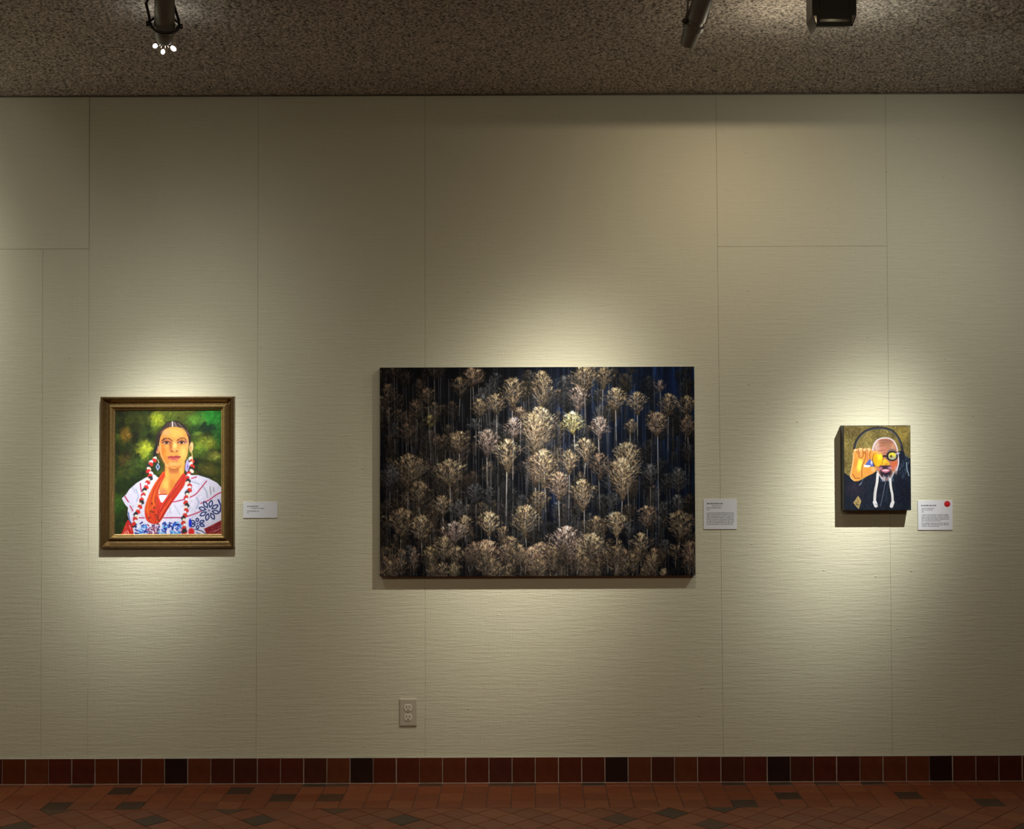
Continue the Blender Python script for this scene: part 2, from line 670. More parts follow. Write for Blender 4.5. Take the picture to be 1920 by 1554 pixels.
# ------------------------------------------------------------------ painting in colour attributes
class Cv:
    def __init__(s, x0, y0, x1, y1, res, col):
        s.x0, s.y0, s.res = x0, y0, res
        s.nx, s.ny = int((x1 - x0) * res) + 1, int((y1 - y0) * res) + 1
        s.x = np.linspace(x0, x1, s.nx); s.y = np.linspace(y0, y1, s.ny)
        s.a = np.ones((s.ny, s.nx, 3)) * np.array(col, float)

    def win(s, xa, ya, xb, yb):
        i0 = max(0, int((xa - s.x0) * s.res)); i1 = min(s.nx, int((xb - s.x0) * s.res) + 2)
        j0 = max(0, int((ya - s.y0) * s.res)); j1 = min(s.ny, int((yb - s.y0) * s.res) + 2)
        if i1 <= i0 or j1 <= j0:
            return None
        return i0, i1, j0, j1

    def put(s, wn, al, col):
        i0, i1, j0, j1 = wn
        al = al[..., None]
        s.a[j0:j1, i0:i1] = s.a[j0:j1, i0:i1] * (1 - al) + np.array(col, float) * al

    def blob(s, cx, cy, rx, ry, col, al=1.0, soft=0.5, rot=0.0):
        R = max(rx, ry) * (1 + soft)
        wn = s.win(cx - R, cy - R, cx + R, cy + R)
        if not wn:
            return
        X, Y = np.meshgrid(s.x[wn[0]:wn[1]] - cx, s.y[wn[2]:wn[3]] - cy)
        if rot:
            c, n = math.cos(rot), math.sin(rot)
            X, Y = X * c + Y * n, -X * n + Y * c
        d = np.sqrt((X / rx) ** 2 + (Y / ry) ** 2)
        t = np.clip((1 + soft - d) / (2 * soft), 0, 1)
        s.put(wn, al * t * t * (3 - 2 * t), col)

    def line(s, pts, wd, col, al=1.0, taper=1.0):
        if len(pts) >= 4:
            a = np.array([pts[0]] + list(pts) + [pts[-1]], float)
            q = []
            for i in range(1, len(a) - 2):
                p0, p1, p2, p3 = a[i - 1], a[i], a[i + 1], a[i + 2]
                for t in (0, .33, .67):
                    q.append(tuple(0.5 * (2 * p1 + (p2 - p0) * t + (2 * p0 - 5 * p1 + 4 * p2 - p3) * t * t + (3 * p1 - p0 - 3 * p2 + p3) * t ** 3)))
            pts = q + [tuple(pts[-1])]
        px = [p[0] for p in pts]; py = [p[1] for p in pts]
        m = wd + 1.5 / s.res
        wn = s.win(min(px) - m, min(py) - m, max(px) + m, max(py) + m)
        if not wn:
            return
        X, Y = np.meshgrid(s.x[wn[0]:wn[1]], s.y[wn[2]:wn[3]])
        best = np.full(X.shape, 1e9)
        n = len(pts) - 1
        for i in range(n):
            (ax, ay), (bx, by) = pts[i], pts[i + 1]
            dx, dy = bx - ax, by - ay
            L2 = dx * dx + dy * dy + 1e-9
            t = np.clip(((X - ax) * dx + (Y - ay) * dy) / L2, 0, 1)
            hw = wd / 2 * (1 + (taper - 1) * (i + t) / n)
            best = np.minimum(best, np.hypot(X - ax - t * dx, Y - ay - t * dy) - hw)
        aa = 0.6 / s.res
        s.put(wn, al * np.clip(0.5 - best / (2 * aa), 0, 1), col)

    def poly(s, pts, col, al=1.0, soft=None, smooth=True, tex=None):
        if smooth:
            q = []
            n = len(pts)
            for i in range(n):
                p0, p1, p2, p3 = [np.array(pts[(i + k) % n], float) for k in (-1, 0, 1, 2)]
                for t in (0, .25, .5, .75):
                    q.append(tuple(0.5 * (2 * p1 + (p2 - p0) * t + (2 * p0 - 5 * p1 + 4 * p2 - p3) * t * t + (3 * p1 - p0 - 3 * p2 + p3) * t ** 3)))
            pts = q
        px = [p[0] for p in pts]; py = [p[1] for p in pts]
        m = (soft or 1 / s.res) * 1.5
        wn = s.win(min(px) - m, min(py) - m, max(px) + m, max(py) + m)
        if not wn:
            return
        X, Y = np.meshgrid(s.x[wn[0]:wn[1]], s.y[wn[2]:wn[3]])
        ins = np.zeros(X.shape, bool)
        dist = np.full(X.shape, 1e9)
        n = len(pts)
        for i in range(n):
            (ax, ay), (bx, by) = pts[i], pts[(i + 1) % n]
            if ay != by:
                cr = ((ay > Y) != (by > Y)) & (X < (bx - ax) * (Y - ay) / (by - ay) + ax)
                ins ^= cr
            dx, dy = bx - ax, by - ay
            t = np.clip(((X - ax) * dx + (Y - ay) * dy) / (dx * dx + dy * dy + 1e-9), 0, 1)
            dist = np.minimum(dist, np.hypot(X - ax - t * dx, Y - ay - t * dy))
        sd = np.where(ins, dist, -dist)
        sf = soft or 0.6 / s.res
        s.put(wn, al * np.clip(0.5 + sd / (2 * sf), 0, 1), col)

    def dabs(s, n, rg, box_, ln, wd, jit, al=0.7, ang=None, hue=None):
        """short brush strokes that pick up the colour beneath, jittered"""
        for _ in range(n):
            x = rg.uniform(box_[0], box_[2]); y = rg.uniform(box_[1], box_[3])
            i = min(s.nx - 1, max(0, int((x - s.x0) * s.res))); j = min(s.ny - 1, max(0, int((y - s.y0) * s.res)))
            c = s.a[j, i] * (1 + rg.gauss(0, jit)) + np.array([rg.gauss(0, jit * 25) for _ in range(3)])
            a = rg.uniform(0, math.pi) if ang is None else rg.gauss(ang, 0.5)
            l = ln * rg.uniform(.5, 1.3) / 2
            s.line([(x - l * math.cos(a), y - l * math.sin(a)), (x + l * math.cos(a), y + l * math.sin(a))], wd * rg.uniform(.6, 1.3), np.clip(c, 0, 255), al)


def print_mesh(name, cv, x0, x1, z0, z1, y, gain, mat, parent, bulge=0.0):
    """upright sheet facing the room whose vertices carry the picture's own pigment colours"""
    X, Z = np.meshgrid(np.linspace(x0, x1, cv.nx), np.linspace(z1, z0, cv.ny))
    me = grid_mesh(name, np.stack([X, np.full_like(X, y), Z], -1).reshape(-1, 3), cv.nx, cv.ny, flip=True)
    c = np.clip(cv.a / 255, 0, 1)
    lin = np.where(c <= 0.04045, c / 12.92, ((c + 0.055) / 1.055) ** 2.4) / np.array(gain)
    at = me.color_attributes.new('pigment', 'FLOAT_COLOR', 'POINT')
    rgba = np.ones((cv.ny * cv.nx, 4), np.float32)
    rgba[:, :3] = np.clip(lin.reshape(-1, 3), 0.001, 0.92)
    at.data.foreach_set('color', rgba.ravel())
    me.materials.append(mat)
    return linkobj(name, me, parent)


def print_mat(name, rough, spec, bump=0.0, scale=400):
    m, nt, b = newmat(name)
    a = nt.nodes.new('ShaderNodeVertexColor')
    a.layer_name = 'pigment'
    nt.links.new(a.outputs['Color'], b.inputs['Base Color'])
    b.inputs['Roughness'].default_value = rough
    b.inputs['Specular IOR Level'].default_value = spec
    if bump:
        tc = nt.nodes.new('ShaderNodeTexCoord')
        n = nt.nodes.new('ShaderNodeTexNoise')
        n.inputs['Scale'].default_value = scale
        nt.links.new(tc.outputs['Object'], n.inputs['Vector'])
        bp = nt.nodes.new('ShaderNodeBump')
        bp.inputs['Distance'].default_value = bump
        nt.links.new(n.outputs['Fac'], bp.inputs['Height'])
        nt.links.new(bp.outputs['Normal'], b.inputs['Normal'])
    return m


M_oil = print_mat('oil_paint', 0.6, 0.25, 0.0006, 220)
M_photo = print_mat('photo_print', 0.5, 0.06)
M_acr = print_mat('acrylic_paint', 0.6, 0.10, 0.0005, 260)
M_card = print_mat('printed_card', 0.7, 0.2)


# ---- portrait of a woman in an embroidered blouse
def paint_portrait():
    rg = random.Random(5)
    c = Cv(86, 2, 1362, 1502, 0.33, (44, 58, 14))
    n = vnoise((c.ny, c.nx), (14, 12), np.random.default_rng(3))[..., None]
    n2 = vnoise((c.ny, c.nx), (40, 34), np.random.default_rng(4))[..., None]
    c.a = c.a * (0.35 + 0.9 * n) + np.array([38, 40, 6]) * (n2 - .4)
    for (x, y, rx, ry, col, al) in [(870, 60, 260, 90, (104, 118, 28), .6), (330, 120, 180, 90, (70, 78, 20), .6), (590, 110, 90, 90, (186, 200, 44), .9), (560, 200, 50, 70, (120, 140, 30), .6),
                                    (440, 460, 90, 80, (196, 205, 48), .95), (440, 550, 50, 60, (150, 170, 40), .7), (215, 300, 75, 90, (150, 112, 34), .8), (215, 600, 90, 70, (94, 72, 26), .7),
                                    (1260, 90, 180, 130, (44, 150, 46), .95), (1050, 130, 110, 80, (98, 150, 46), .8), (1320, 260, 70, 150, (40, 120, 44), .7), (1170, 400, 110, 80, (160, 168, 44), .85), (1100, 470, 80, 80, (120, 150, 36), .7),
                                    (1275, 560, 80, 60, (150, 150, 54), .8), (1180, 225, 110, 50, (14, 44, 28), .85), (1040, 260, 80, 40, (30, 70, 20), .7), (1080, 290, 50, 24, (150, 180, 50), .6),
                                    (1200, 720, 130, 70, (96, 88, 26), .7), (1300, 830, 80, 70, (60, 64, 16), .6), (330, 650, 120, 60, (70, 100, 30), .6), (200, 760, 90, 60, (84, 96, 30), .6), (330, 900, 160, 130, (16, 36, 6), .7),
                                    (140, 1150, 90, 130, (52, 96, 22), .7), (130, 1380, 80, 120, (24, 44, 8), .7), (300, 420, 110, 60, (30, 36, 8), .6), (800, 30, 200, 60, (96, 104, 30), .5), (150, 100, 60, 140, (30, 34, 10), .6),
                                    (330, 240, 60, 110, (26, 26, 8), .6), (150, 930, 60, 90, (24, 44, 8), .6)]:
        c.blob(x, y, rx, ry, col, al, 0.6)
    c.dabs(2400, rg, (86, 2, 1362, 1500), 60, 20, 0.20, 0.45)
    c.dabs(1100, rg, (86, 2, 1362, 1500), 34, 10, 0.30, 0.45)
    c.blob(724, 0, 800, 14, (16, 16, 8), .9, .5)
    # hair
    c.poly([(575, 470), (572, 380), (592, 300), (640, 225), (710, 160), (775, 138), (850, 145), (920, 195), (970, 275), (992, 350), (992, 430), (965, 440), (640, 440), (600, 480)], (48, 34, 28))
    for k in range(46):
        t = k / 45
        x = 600 + 380 * t
        c.line([(775 + (x - 775) * .35, 150 + abs(x - 775) * .07), (x, 250 + abs(x - 775) * .3)], 7, rg.choice([(92, 70, 60), (140, 120, 112), (60, 44, 40), (176, 158, 150)]) if x > 700 else rg.choice([(70, 50, 44), (96, 74, 66), (50, 36, 34)]), .55)
    c.line([(772, 148), (774, 215)], 16, (232, 214, 200), .9)
    # ears
    c.blob(592, 475, 26, 56, (222, 158, 112), 1, .25, -.15)
    c.blob(594, 480, 10, 34, (150, 84, 60), .8, .4)
    c.blob(998, 455, 24, 64, (246, 204, 132), 1, .25, .1)
    c.blob(990, 470, 8, 36, (196, 122, 60), .7, .4)
    # blouse
    c.poly([(560, 780), (450, 822), (350, 880), (262, 958), (222, 1020), (172, 1066), (212, 1140), (246, 1180), (240, 1262), (262, 1340), (300, 1420), (320, 1510), (1375, 1510), (1375, 960), (1300, 880), (1200, 828), (1080, 790), (1010, 790), (900, 790), (700, 900)], (228, 224, 232), smooth=False)
    for k in range(330):
        x, y = rg.uniform(230, 1360), rg.uniform(830, 1400)
        if c.a[min(c.ny - 1, int(y * .33)), min(c.nx - 1, int((x - 86) * .33))].min() < 180:
            continue
        a = rg.gauss(1.2 if x < 700 else 2.1, .5)
        l = rg.uniform(15, 60)
        c.line([(x, y), (x + l * math.cos(a), y + l * math.sin(a))], rg.uniform(6, 16), rg.choice([(202, 206, 220), (240, 238, 240), (186, 192, 206), (236, 226, 222), (214, 202, 222), (250, 250, 252)]), .6)
    for (pts, col) in [([(1140, 930), (1180, 990), (1190, 1060)], (160, 172, 178)), ([(1060, 1060), (1090, 1120), (1060, 1190)], (150, 170, 190)), ([(1220, 930), (1230, 1020)], (150, 150, 140)), ([(1260, 940), (1270, 990)], (160, 158, 150)),
                       ([(340, 960), (370, 1040), (350, 1100)], (160, 180, 196)), ([(300, 930), (330, 1000)], (182, 192, 206)), ([(1010, 870), (1100, 900)], (164, 180, 186)), ([(800, 1150), (860, 1260)], (196, 200, 206)), ([(740, 1180), (760, 1250)], (200, 200, 196))]:
        c.line(pts, 16, col, .7)
    # neck and chest
    c.poly([(688, 640), (684, 740), (655, 820), (622, 900), (628, 1022), (700, 1030), (770, 1000), (850, 880), (905, 790), (918, 630), (860, 700), (760, 720)], (226, 152, 66))
    c.blob(790, 720, 110, 44, (176, 92, 46), .8, .6)
    c.blob(880, 730, 28, 60, (250, 196, 84), .8, .6)
    c.blob(712, 760, 22, 70, (246, 186, 80), .7, .6)
    c.blob(700, 900, 40, 60, (250, 200, 92), .8, .6)
    c.blob(770, 900, 40, 60, (206, 124, 44), .7, .6)
    c.blob(665, 985, 40, 30, (214, 120, 90), .6, .6)
    c.poly([(625, 1025), (700, 1022), (665, 1120), (640, 1120)], (240, 236, 244), smooth=False)
    c.line([(612, 1022), (700, 1020)], 12, (190, 40, 36))
    # face
    c.poly([(634, 320), (672, 250), (730, 216), (790, 208), (860, 218), (915, 250), (950, 310), (968, 400), (962, 480), (946, 560), (918, 622), (868, 680), (812, 712), (760, 710), (706, 680), (660, 610), (630, 540), (616, 470), (618, 390)], (228, 156, 70))
    for (x, y, rx, ry, col, al) in [(800, 270, 110, 44, (250, 196, 88), .8), (700, 280, 50, 30, (236, 168, 110), .7), (660, 520, 46, 80, (220, 132, 40), .8), (690, 440, 60, 30, (236, 164, 76), .6), (905, 520, 46, 80, (250, 200, 98), .85),
                                    (945, 400, 18, 60, (244, 190, 110), .7), (890, 640, 40, 30, (240, 180, 80), .7), (790, 660, 70, 34, (236, 176, 98), .8), (700, 640, 30, 30, (206, 128, 56), .7), (740, 320, 40, 30, (232, 168, 70), .6), (830, 320, 60, 24, (244, 186, 90), .6)]:
        c.blob(x, y, rx, ry, col, al, .7)
    c.blob(655, 450, 26, 110, (204, 116, 40), .6, .6)
    c.blob(700, 600, 44, 34, (214, 128, 50), .6, .6)
    c.blob(800, 690, 90, 16, (206, 124, 52), .6, .6)
    c.blob(700, 350, 60, 26, (206, 130, 62), .5, .6)
    c.blob(752, 440, 20, 62, (180, 98, 42), .85, .6)
    c.blob(800, 440, 22, 60, (252, 210, 116), .9, .6)
    c.blob(798, 480, 40, 20, (236, 166, 84), .8, .5)
    c.blob(768, 503, 16, 9, (120, 52, 30), .9, .4)
    c.blob(826, 500, 14, 8, (130, 58, 34), .9, .4)
    c.line([(755, 495), (780, 510), (812, 512), (838, 498)], 7, (150, 76, 44), .8)
    for (ex, s_) in ((700, 1), (880, -1)):
        c.blob(ex, 385, 60, 24, (176, 96, 60), .75, .6)
        c.blob(ex, 398, 42, 15, (216, 176, 150), .9, .3)
        c.blob(ex + 2, 397, 18, 16, (52, 26, 22), 1, .3)
        c.line([(ex - 46, 402), (ex - 20, 386), (ex + 14, 384), (ex + 44, 398)], 10, (54, 26, 24), .95)
        c.line([(ex - 36, 412), (ex, 418), (ex + 34, 410)], 6, (140, 76, 56), .8)
    c.blob(934, 390, 16, 20, (150, 90, 100), .6, .5)
    c.line([(652, 372), (690, 348), (730, 350), (770, 376)], 15, (70, 36, 26), .95, .6)
    c.line([(832, 368), (868, 348), (905, 344), (938, 362)], 13, (96, 52, 34), .95, .6)
    c.poly([(715, 572), (760, 556), (790, 562), (820, 553), (872, 570), (830, 582), (750, 584)], (170, 60, 52))
    c.poly([(730, 582), (860, 578), (830, 606), (790, 614), (755, 604)], (206, 98, 82))
    c.line([(722, 576), (790, 582), (864, 574)], 6, (110, 30, 36))
    c.blob(795, 628, 40, 8, (176, 106, 56), .7, .6)
    c.line([(622, 400), (640, 540), (676, 625), (720, 690)], 9, (250, 214, 150), .6)
    c.dabs(420, rg, (625, 230, 960, 700), 24, 8, 0.10, 0.4)
    # beads: many red strands
    c.poly([(668, 742), (610, 820), (552, 910), (508, 1000), (466, 1110), (444, 1220), (462, 1320), (520, 1368), (600, 1374), (650, 1320), (700, 1230), (770, 1120), (850, 1010), (922, 900), (932, 810), (905, 765), (850, 842), (796, 920), (752, 990), (690, 1080), (648, 1120), (622, 1080), (604, 1010), (632, 900), (684, 790)], (214, 54, 28))
    c.poly([(600, 850), (552, 920), (508, 1010), (466, 1120), (450, 1220), (500, 1240), (560, 1160), (610, 1060), (606, 960), (620, 880)], (232, 108, 26), .85, soft=18)
    OL = [(668, 742), (610, 820), (552, 910), (508, 1000), (466, 1110), (448, 1220), (470, 1320), (560, 1372)]
    IL = [(684, 800), (655, 850), (632, 900), (612, 960), (608, 1020), (618, 1080), (640, 1180), (610, 1368)]
    OR = [(932, 790), (922, 900), (850, 1010), (770, 1120), (700, 1230), (650, 1320), (590, 1374)]
    IR = [(880, 800), (840, 852), (796, 920), (742, 1000), (680, 1090), (630, 1180), (560, 1370)]
    for k in range(150):
        t = rg.random()
        A_, B_ = (OL, IL) if k % 2 else (OR, IR)
        pts = [(a[0] + (b[0] - a[0]) * t, a[1] + (b[1] - a[1]) * t) for a, b in zip(A_, B_)]
        i0 = rg.randrange(0, len(pts) - 3)
        warm = (1 - t) if k % 2 else 0
        col = rg.choice([(150, 22, 16), (240, 100, 50), (190, 30, 24), (226, 66, 56), (120, 24, 14), (236, 84, 34), (206, 40, 26)])
        if warm > .3 and rg.random() < .6:
            col = rg.choice([(238, 116, 30), (226, 96, 24), (200, 60, 20)])
        c.line(pts[i0:i0 + 4], 5.5, col, .75)
    for (x, y) in ((520, 1225), (548, 1232), (500, 1300), (596, 1296), (580, 1270), (610, 1330), (560, 1180), (530, 1130)):
        c.blob(x, y, 13, 13, (110, 44, 20), .8, .5)
    # red braid lines of the blouse
    for pts in ([(392, 890), (398, 940), (408, 990)], [(1180, 862), (1110, 950), (1050, 1020), (985, 1055)], [(1372, 990), (1290, 1030), (1210, 1090), (1112, 1130)], [(785, 1112), (850, 1098), (912, 1082)], [(310, 1298), (440, 1302)],
                [(672, 1302), (780, 1300), (890, 1300)], [(925, 1296), (1030, 1258), (1116, 1226)], [(208, 1042), (250, 1108)], [(272, 1160), (304, 1216)], [(1000, 830), (1060, 812)]):
        c.line(pts, 14, (192, 44, 74), .9)
    # blue embroidery
    for k in range(110):
        x = rg.choice([rg.uniform(320, 470), rg.uniform(610, 890), rg.uniform(640, 880)])
        y = rg.uniform(1350, 1500)
        a = rg.uniform(0, 3.1)
        c.line([(x, y), (x + 30 * math.cos(a), y + 30 * math.sin(a))], rg.uniform(12, 24), rg.choice([(24, 60, 160), (40, 100, 200), (20, 40, 120), (120, 190, 230), (214, 220, 236)]), .85)
    for k in range(50):
        x, y = rg.uniform(475, 610), rg.uniform(1375, 1500)
        a = rg.uniform(0, 3.1)
        c.line([(x, y), (x + 22 * math.cos(a), y + 22 * math.sin(a))], 12, rg.choice([(110, 40, 90), (60, 24, 60), (170, 80, 130), (200, 180, 190), (140, 30, 50)]), .85)

    def flower(cx, cy, r, n, col, ph=0.0, sq=1.0):
        for k in range(n):
            a = ph + 2 * math.pi * k / n
            x1, y1 = cx + r * .32 * math.cos(a), cy + r * .32 * math.sin(a) * sq
            x2, y2 = cx + r * math.cos(a), cy + r * math.sin(a) * sq
            ox, oy = -math.sin(a) * r * .17, math.cos(a) * r * .17
            xm, ym = (x1 + x2) / 2, (y1 + y2) / 2
            c.line([(x1, y1), (xm + ox, ym + oy), (x2, y2), (xm - ox, ym - oy), (x1, y1)], 15, col, .95)
        c.blob(cx, cy, 22, 20, (190, 190, 214), 1, .3)
        c.blob(cx, cy, 10, 9, (90, 90, 130), 1, .3)
    flower(1210, 1215, 122, 8, (20, 42, 100), .25)
    flower(1072, 1372, 92, 6, (22, 46, 110), .5, .7)
    c.line([(1320, 1090), (1352, 1160), (1340, 1230)], 20, (24, 40, 110), .9)
    c.line([(1040, 1440), (1120, 1460), (1180, 1500)], 12, (40, 60, 110), .9)
    c.line([(1060, 1480), (1110, 1500)], 12, (60, 80, 130), .9)
    c.blob(985, 1365, 16, 50, (16, 34, 200), .95, .3)
    c.poly([(1150, 1436), (1240, 1392), (1375, 1324), (1375, 1510), (1185, 1510)], (146, 22, 32), smooth=False)
    for k in range(34):
        x, y = rg.uniform(1190, 1360), rg.uniform(1410, 1500)
        c.line([(x, y), (x + 50, y - 26)], 9, rg.choice([(190, 120, 110), (100, 16, 26), (210, 170, 150), (160, 40, 46)]), .7)
    c.poly([(245, 1330), (206, 1400), (180, 1470), (160, 1512), (300, 1512), (304, 1430), (290, 1370)], (204, 40, 34))
    for k in range(22):
        x, y = rg.uniform(200, 290), rg.uniform(1380, 1500)
        c.line([(x, y), (x + 14, y + 34)], 10, rg.choice([(236, 120, 90), (236, 200, 180), (180, 20, 24), (230, 60, 40)]), .7)
    c.blob(915, 1470, 36, 34, (206, 32, 34), .95, .3)
    c.blob(1000, 1470, 36, 44, (216, 28, 30), .95, .3)
    c.line([(250, 1240), (266, 1330), (300, 1400)], 14, (40, 70, 140), .8)
    # hair plaits wound with ribbon
    def plait(path, step=31, w_=31):
        d = [0]
        for i in range(1, len(path)):
            d.append(d[-1] + math.hypot(path[i][0] - path[i - 1][0], path[i][1] - path[i - 1][1]))
        c.line(path, 40, (40, 40, 42))
        s_ = 0
        k = 0
        cols = [(238, 228, 196), (206, 44, 40), (236, 232, 226), (214, 50, 36), (44, 44, 46)]
        while s_ < d[-1]:
            i = max(j for j in range(len(d)) if d[j] <= s_)
            i = min(i, len(path) - 2)
            t = (s_ - d[i]) / (d[i + 1] - d[i])
            x = path[i][0] + t * (path[i + 1][0] - path[i][0]); y = path[i][1] + t * (path[i + 1][1] - path[i][1])
            o = 10 if k % 2 else -10
            c.blob(x + o, y, w_ * .95, w_ * .70, cols[k % 5], 1, .22, .7 if k % 2 else -.7)
            s_ += step
            k += 1
    c.line([(585, 430), (560, 520), (560, 570)], 34, (30, 30, 30))
    plait([(572, 590), (510, 650), (482, 720), (520, 780), (500, 840), (462, 890), (450, 960), (430, 1040), (400, 1120), (372, 1190), (340, 1270), (340, 1340), (310, 1400)])
    plait([(1000, 590), (1000, 660), (1005, 720), (960, 800), (955, 880), (985, 940), (950, 1010), (940, 1090), (940, 1180), (918, 1270), (908, 1340), (922, 1420), (905, 1470)])
    c.blob(600, 685, 34, 60, (34, 44, 34), .9, .3)
    c.line([(598, 600), (612, 640)], 9, (240, 230, 180), .9)
    c.poly([(600, 640), (628, 690), (598, 742), (572, 690)], (146, 160, 178), smooth=False)
    c.blob(600, 688, 10, 16, (40, 54, 80), .9, .3)
    c.poly([(955, 600), (975, 680), (950, 750), (925, 720), (932, 650)], (188, 172, 216))
    c.blob(952, 690, 8, 30, (110, 96, 160), .7, .4)
    c.line([(1004, 520), (1012, 590), (1006, 640)], 10, (250, 200, 120), .9)
    return c


# ---- stand of leafless trees, printed large
def paint_forest():
    rg = random.Random(21)
    npr = np.random.default_rng(8)
    c = Cv(712, 686, 1303, 1081, 1.3, (9, 10, 14))
    X, Y = np.meshgrid((c.x - 712) / 591, (c.y - 686) / 395)
    blue = np.clip((X - .35) * 1.6, 0, 1) * np.clip(1.15 - Y, 0.2, 1)
    streak = (vnoise((c.ny, c.nx), (3, 260), npr) * vnoise((c.ny, c.nx), (9, 90), npr)) ** 1.6 * 1.5
    c.a = np.array([7, 8, 10]) + blue[..., None] * np.array([0, 7, 20]) + streak[..., None] * (np.array([40, 38, 36]) + blue[..., None] * np.array([-18, 10, 36])) * np.clip(1.2 - Y, .25, 1)[..., None]
    for (x, y, rx, ry) in ((1052, 760, 5, 30), (1130, 755, 6, 34), (1180, 720, 8, 30), (1236, 740, 12, 40), (1265, 720, 10, 30), (1290, 760, 5, 60), (1285, 960, 4, 60), (1040, 930, 8, 40)):
        c.blob(x, y, rx, ry, (16, 34, 72), .5, .8)

    def mixc(a, b, t):
        return tuple(a[i] + (b[i] - a[i]) * t for i in range(3))

    def tree(cx, cy, w_, h_, br, hue, trunk, fine=1.0):
        """bare crown of rising boughs and fine twigs over a thin pale stem"""
        base = {'w': (174, 148, 106), 'o': (168, 138, 104), 'y': (204, 184, 108), 'g': (134, 134, 124), 'p': (180, 152, 126)}[hue]
        br = br ** .9 * 1.08
        col = tuple(v * br for v in base)
        x0 = cx + rg.uniform(-2, 2)
        bot = cy + h_ * .5
        c.blob(cx, cy - h_ * .05, w_ * .40, h_ * .42, tuple(v * .30 for v in col), .5, .7)
        tr = tuple(min(255, v * br * 1.12) for v in (170, 164, 148))
        x2 = x0 + rg.uniform(-3, 3)
        if trunk > bot:
            for (s0, s1, al) in ((0, .4, .85), (.4, .75, .6), (.75, 1, .3)):
                c.line([(x0 + (x2 - x0) * s0, bot + (trunk - bot) * s0), (x0 + (x2 - x0) * s1, bot + (trunk - bot) * s1)], 1.25, tr, al)
        c.line([(x0, bot), (cx + rg.uniform(-1, 1), cy), (cx + rg.uniform(-3, 3), cy - h_ * .42)], 1.2, tr, .75, .4)

        peak = rg.uniform(.45, .72)
        lob = [(rg.uniform(0, 6.28), rg.uniform(2.5, 6)) for _ in range(2)]

        def halfw(v):                                # v: 0 at the foot of the crown, 1 at its top
            q = v / peak if v < peak else 1 + (v - peak) / (1 - peak) * .93
            b_ = math.sin(math.pi * min(1.95, max(0.06, q)) / 2) ** .8 if q > 0 else .1
            return w_ * .5 * b_ * (1 + .16 * math.sin(lob[0][0] + lob[0][1] * v * 2))
        nb = max(4, int(h_ * .36 * fine))
        for k in range(nb):
            v0 = (k + rg.random()) / nb * .75
            sd = rg.choice((-1, 1))
            v1 = min(.98, v0 + rg.uniform(.15, .38))
            hx = halfw(v1) * rg.uniform(.55, 1.0)
            sy, ey = bot - v0 * h_, bot - v1 * h_
            f = rg.uniform(.7, 1.2)
            c.line([(cx, sy), (cx + sd * hx * .6, sy + (ey - sy) * .45), (cx + sd * hx, ey)], .9, tuple(min(255, q * f) for q in tr), .6, .5)
        nt_ = int(w_ * h_ * .42 * fine)
        ph = rg.random() * 6
        for k in range(nt_):
            v = 1 - rg.random() ** 1.15 * 1.12
            u = rg.gauss(0, .58)
            if abs(u) > 1.18:
                continue
            hx = halfw(v)
            x, y = cx + u * hx, bot - v * h_
            clump = .5 + .5 * math.sin(x * .42 + ph + 1.3 * math.sin(y * .3)) * math.sin(y * .38 + ph * 2 + math.sin(x * .25))
            if rg.random() > .22 + clump:
                continue
            an = u * 1.0 + rg.gauss(0, .38)
            l = rg.uniform(2.0, 5.0)
            f = (.42 + .75 * v) * rg.choice((.3, .6, 1.0, 1.35, 1.75)) * (.65 + .5 * clump)
            c.line([(x, y), (x + math.sin(an) * l, y - math.cos(an) * l)], .75, tuple(min(255, q * f) for q in col), .75, .6)
    big = []
    Z2 = lambda x, y, w_, h_, br, hue, tr: big.append((690 + x / 3.531, 670 + y / 3.531, w_ / 3.531, h_ / 3.531, br, hue, 670 + tr / 3.531))
    Z3 = lambda x, y, w_, h_, br, hue, tr: big.append((1000 + x / 3.5325, 670 + y / 3.5325, w_ / 3.5325, h_ / 3.5325, br, hue, 670 + tr / 3.5325))
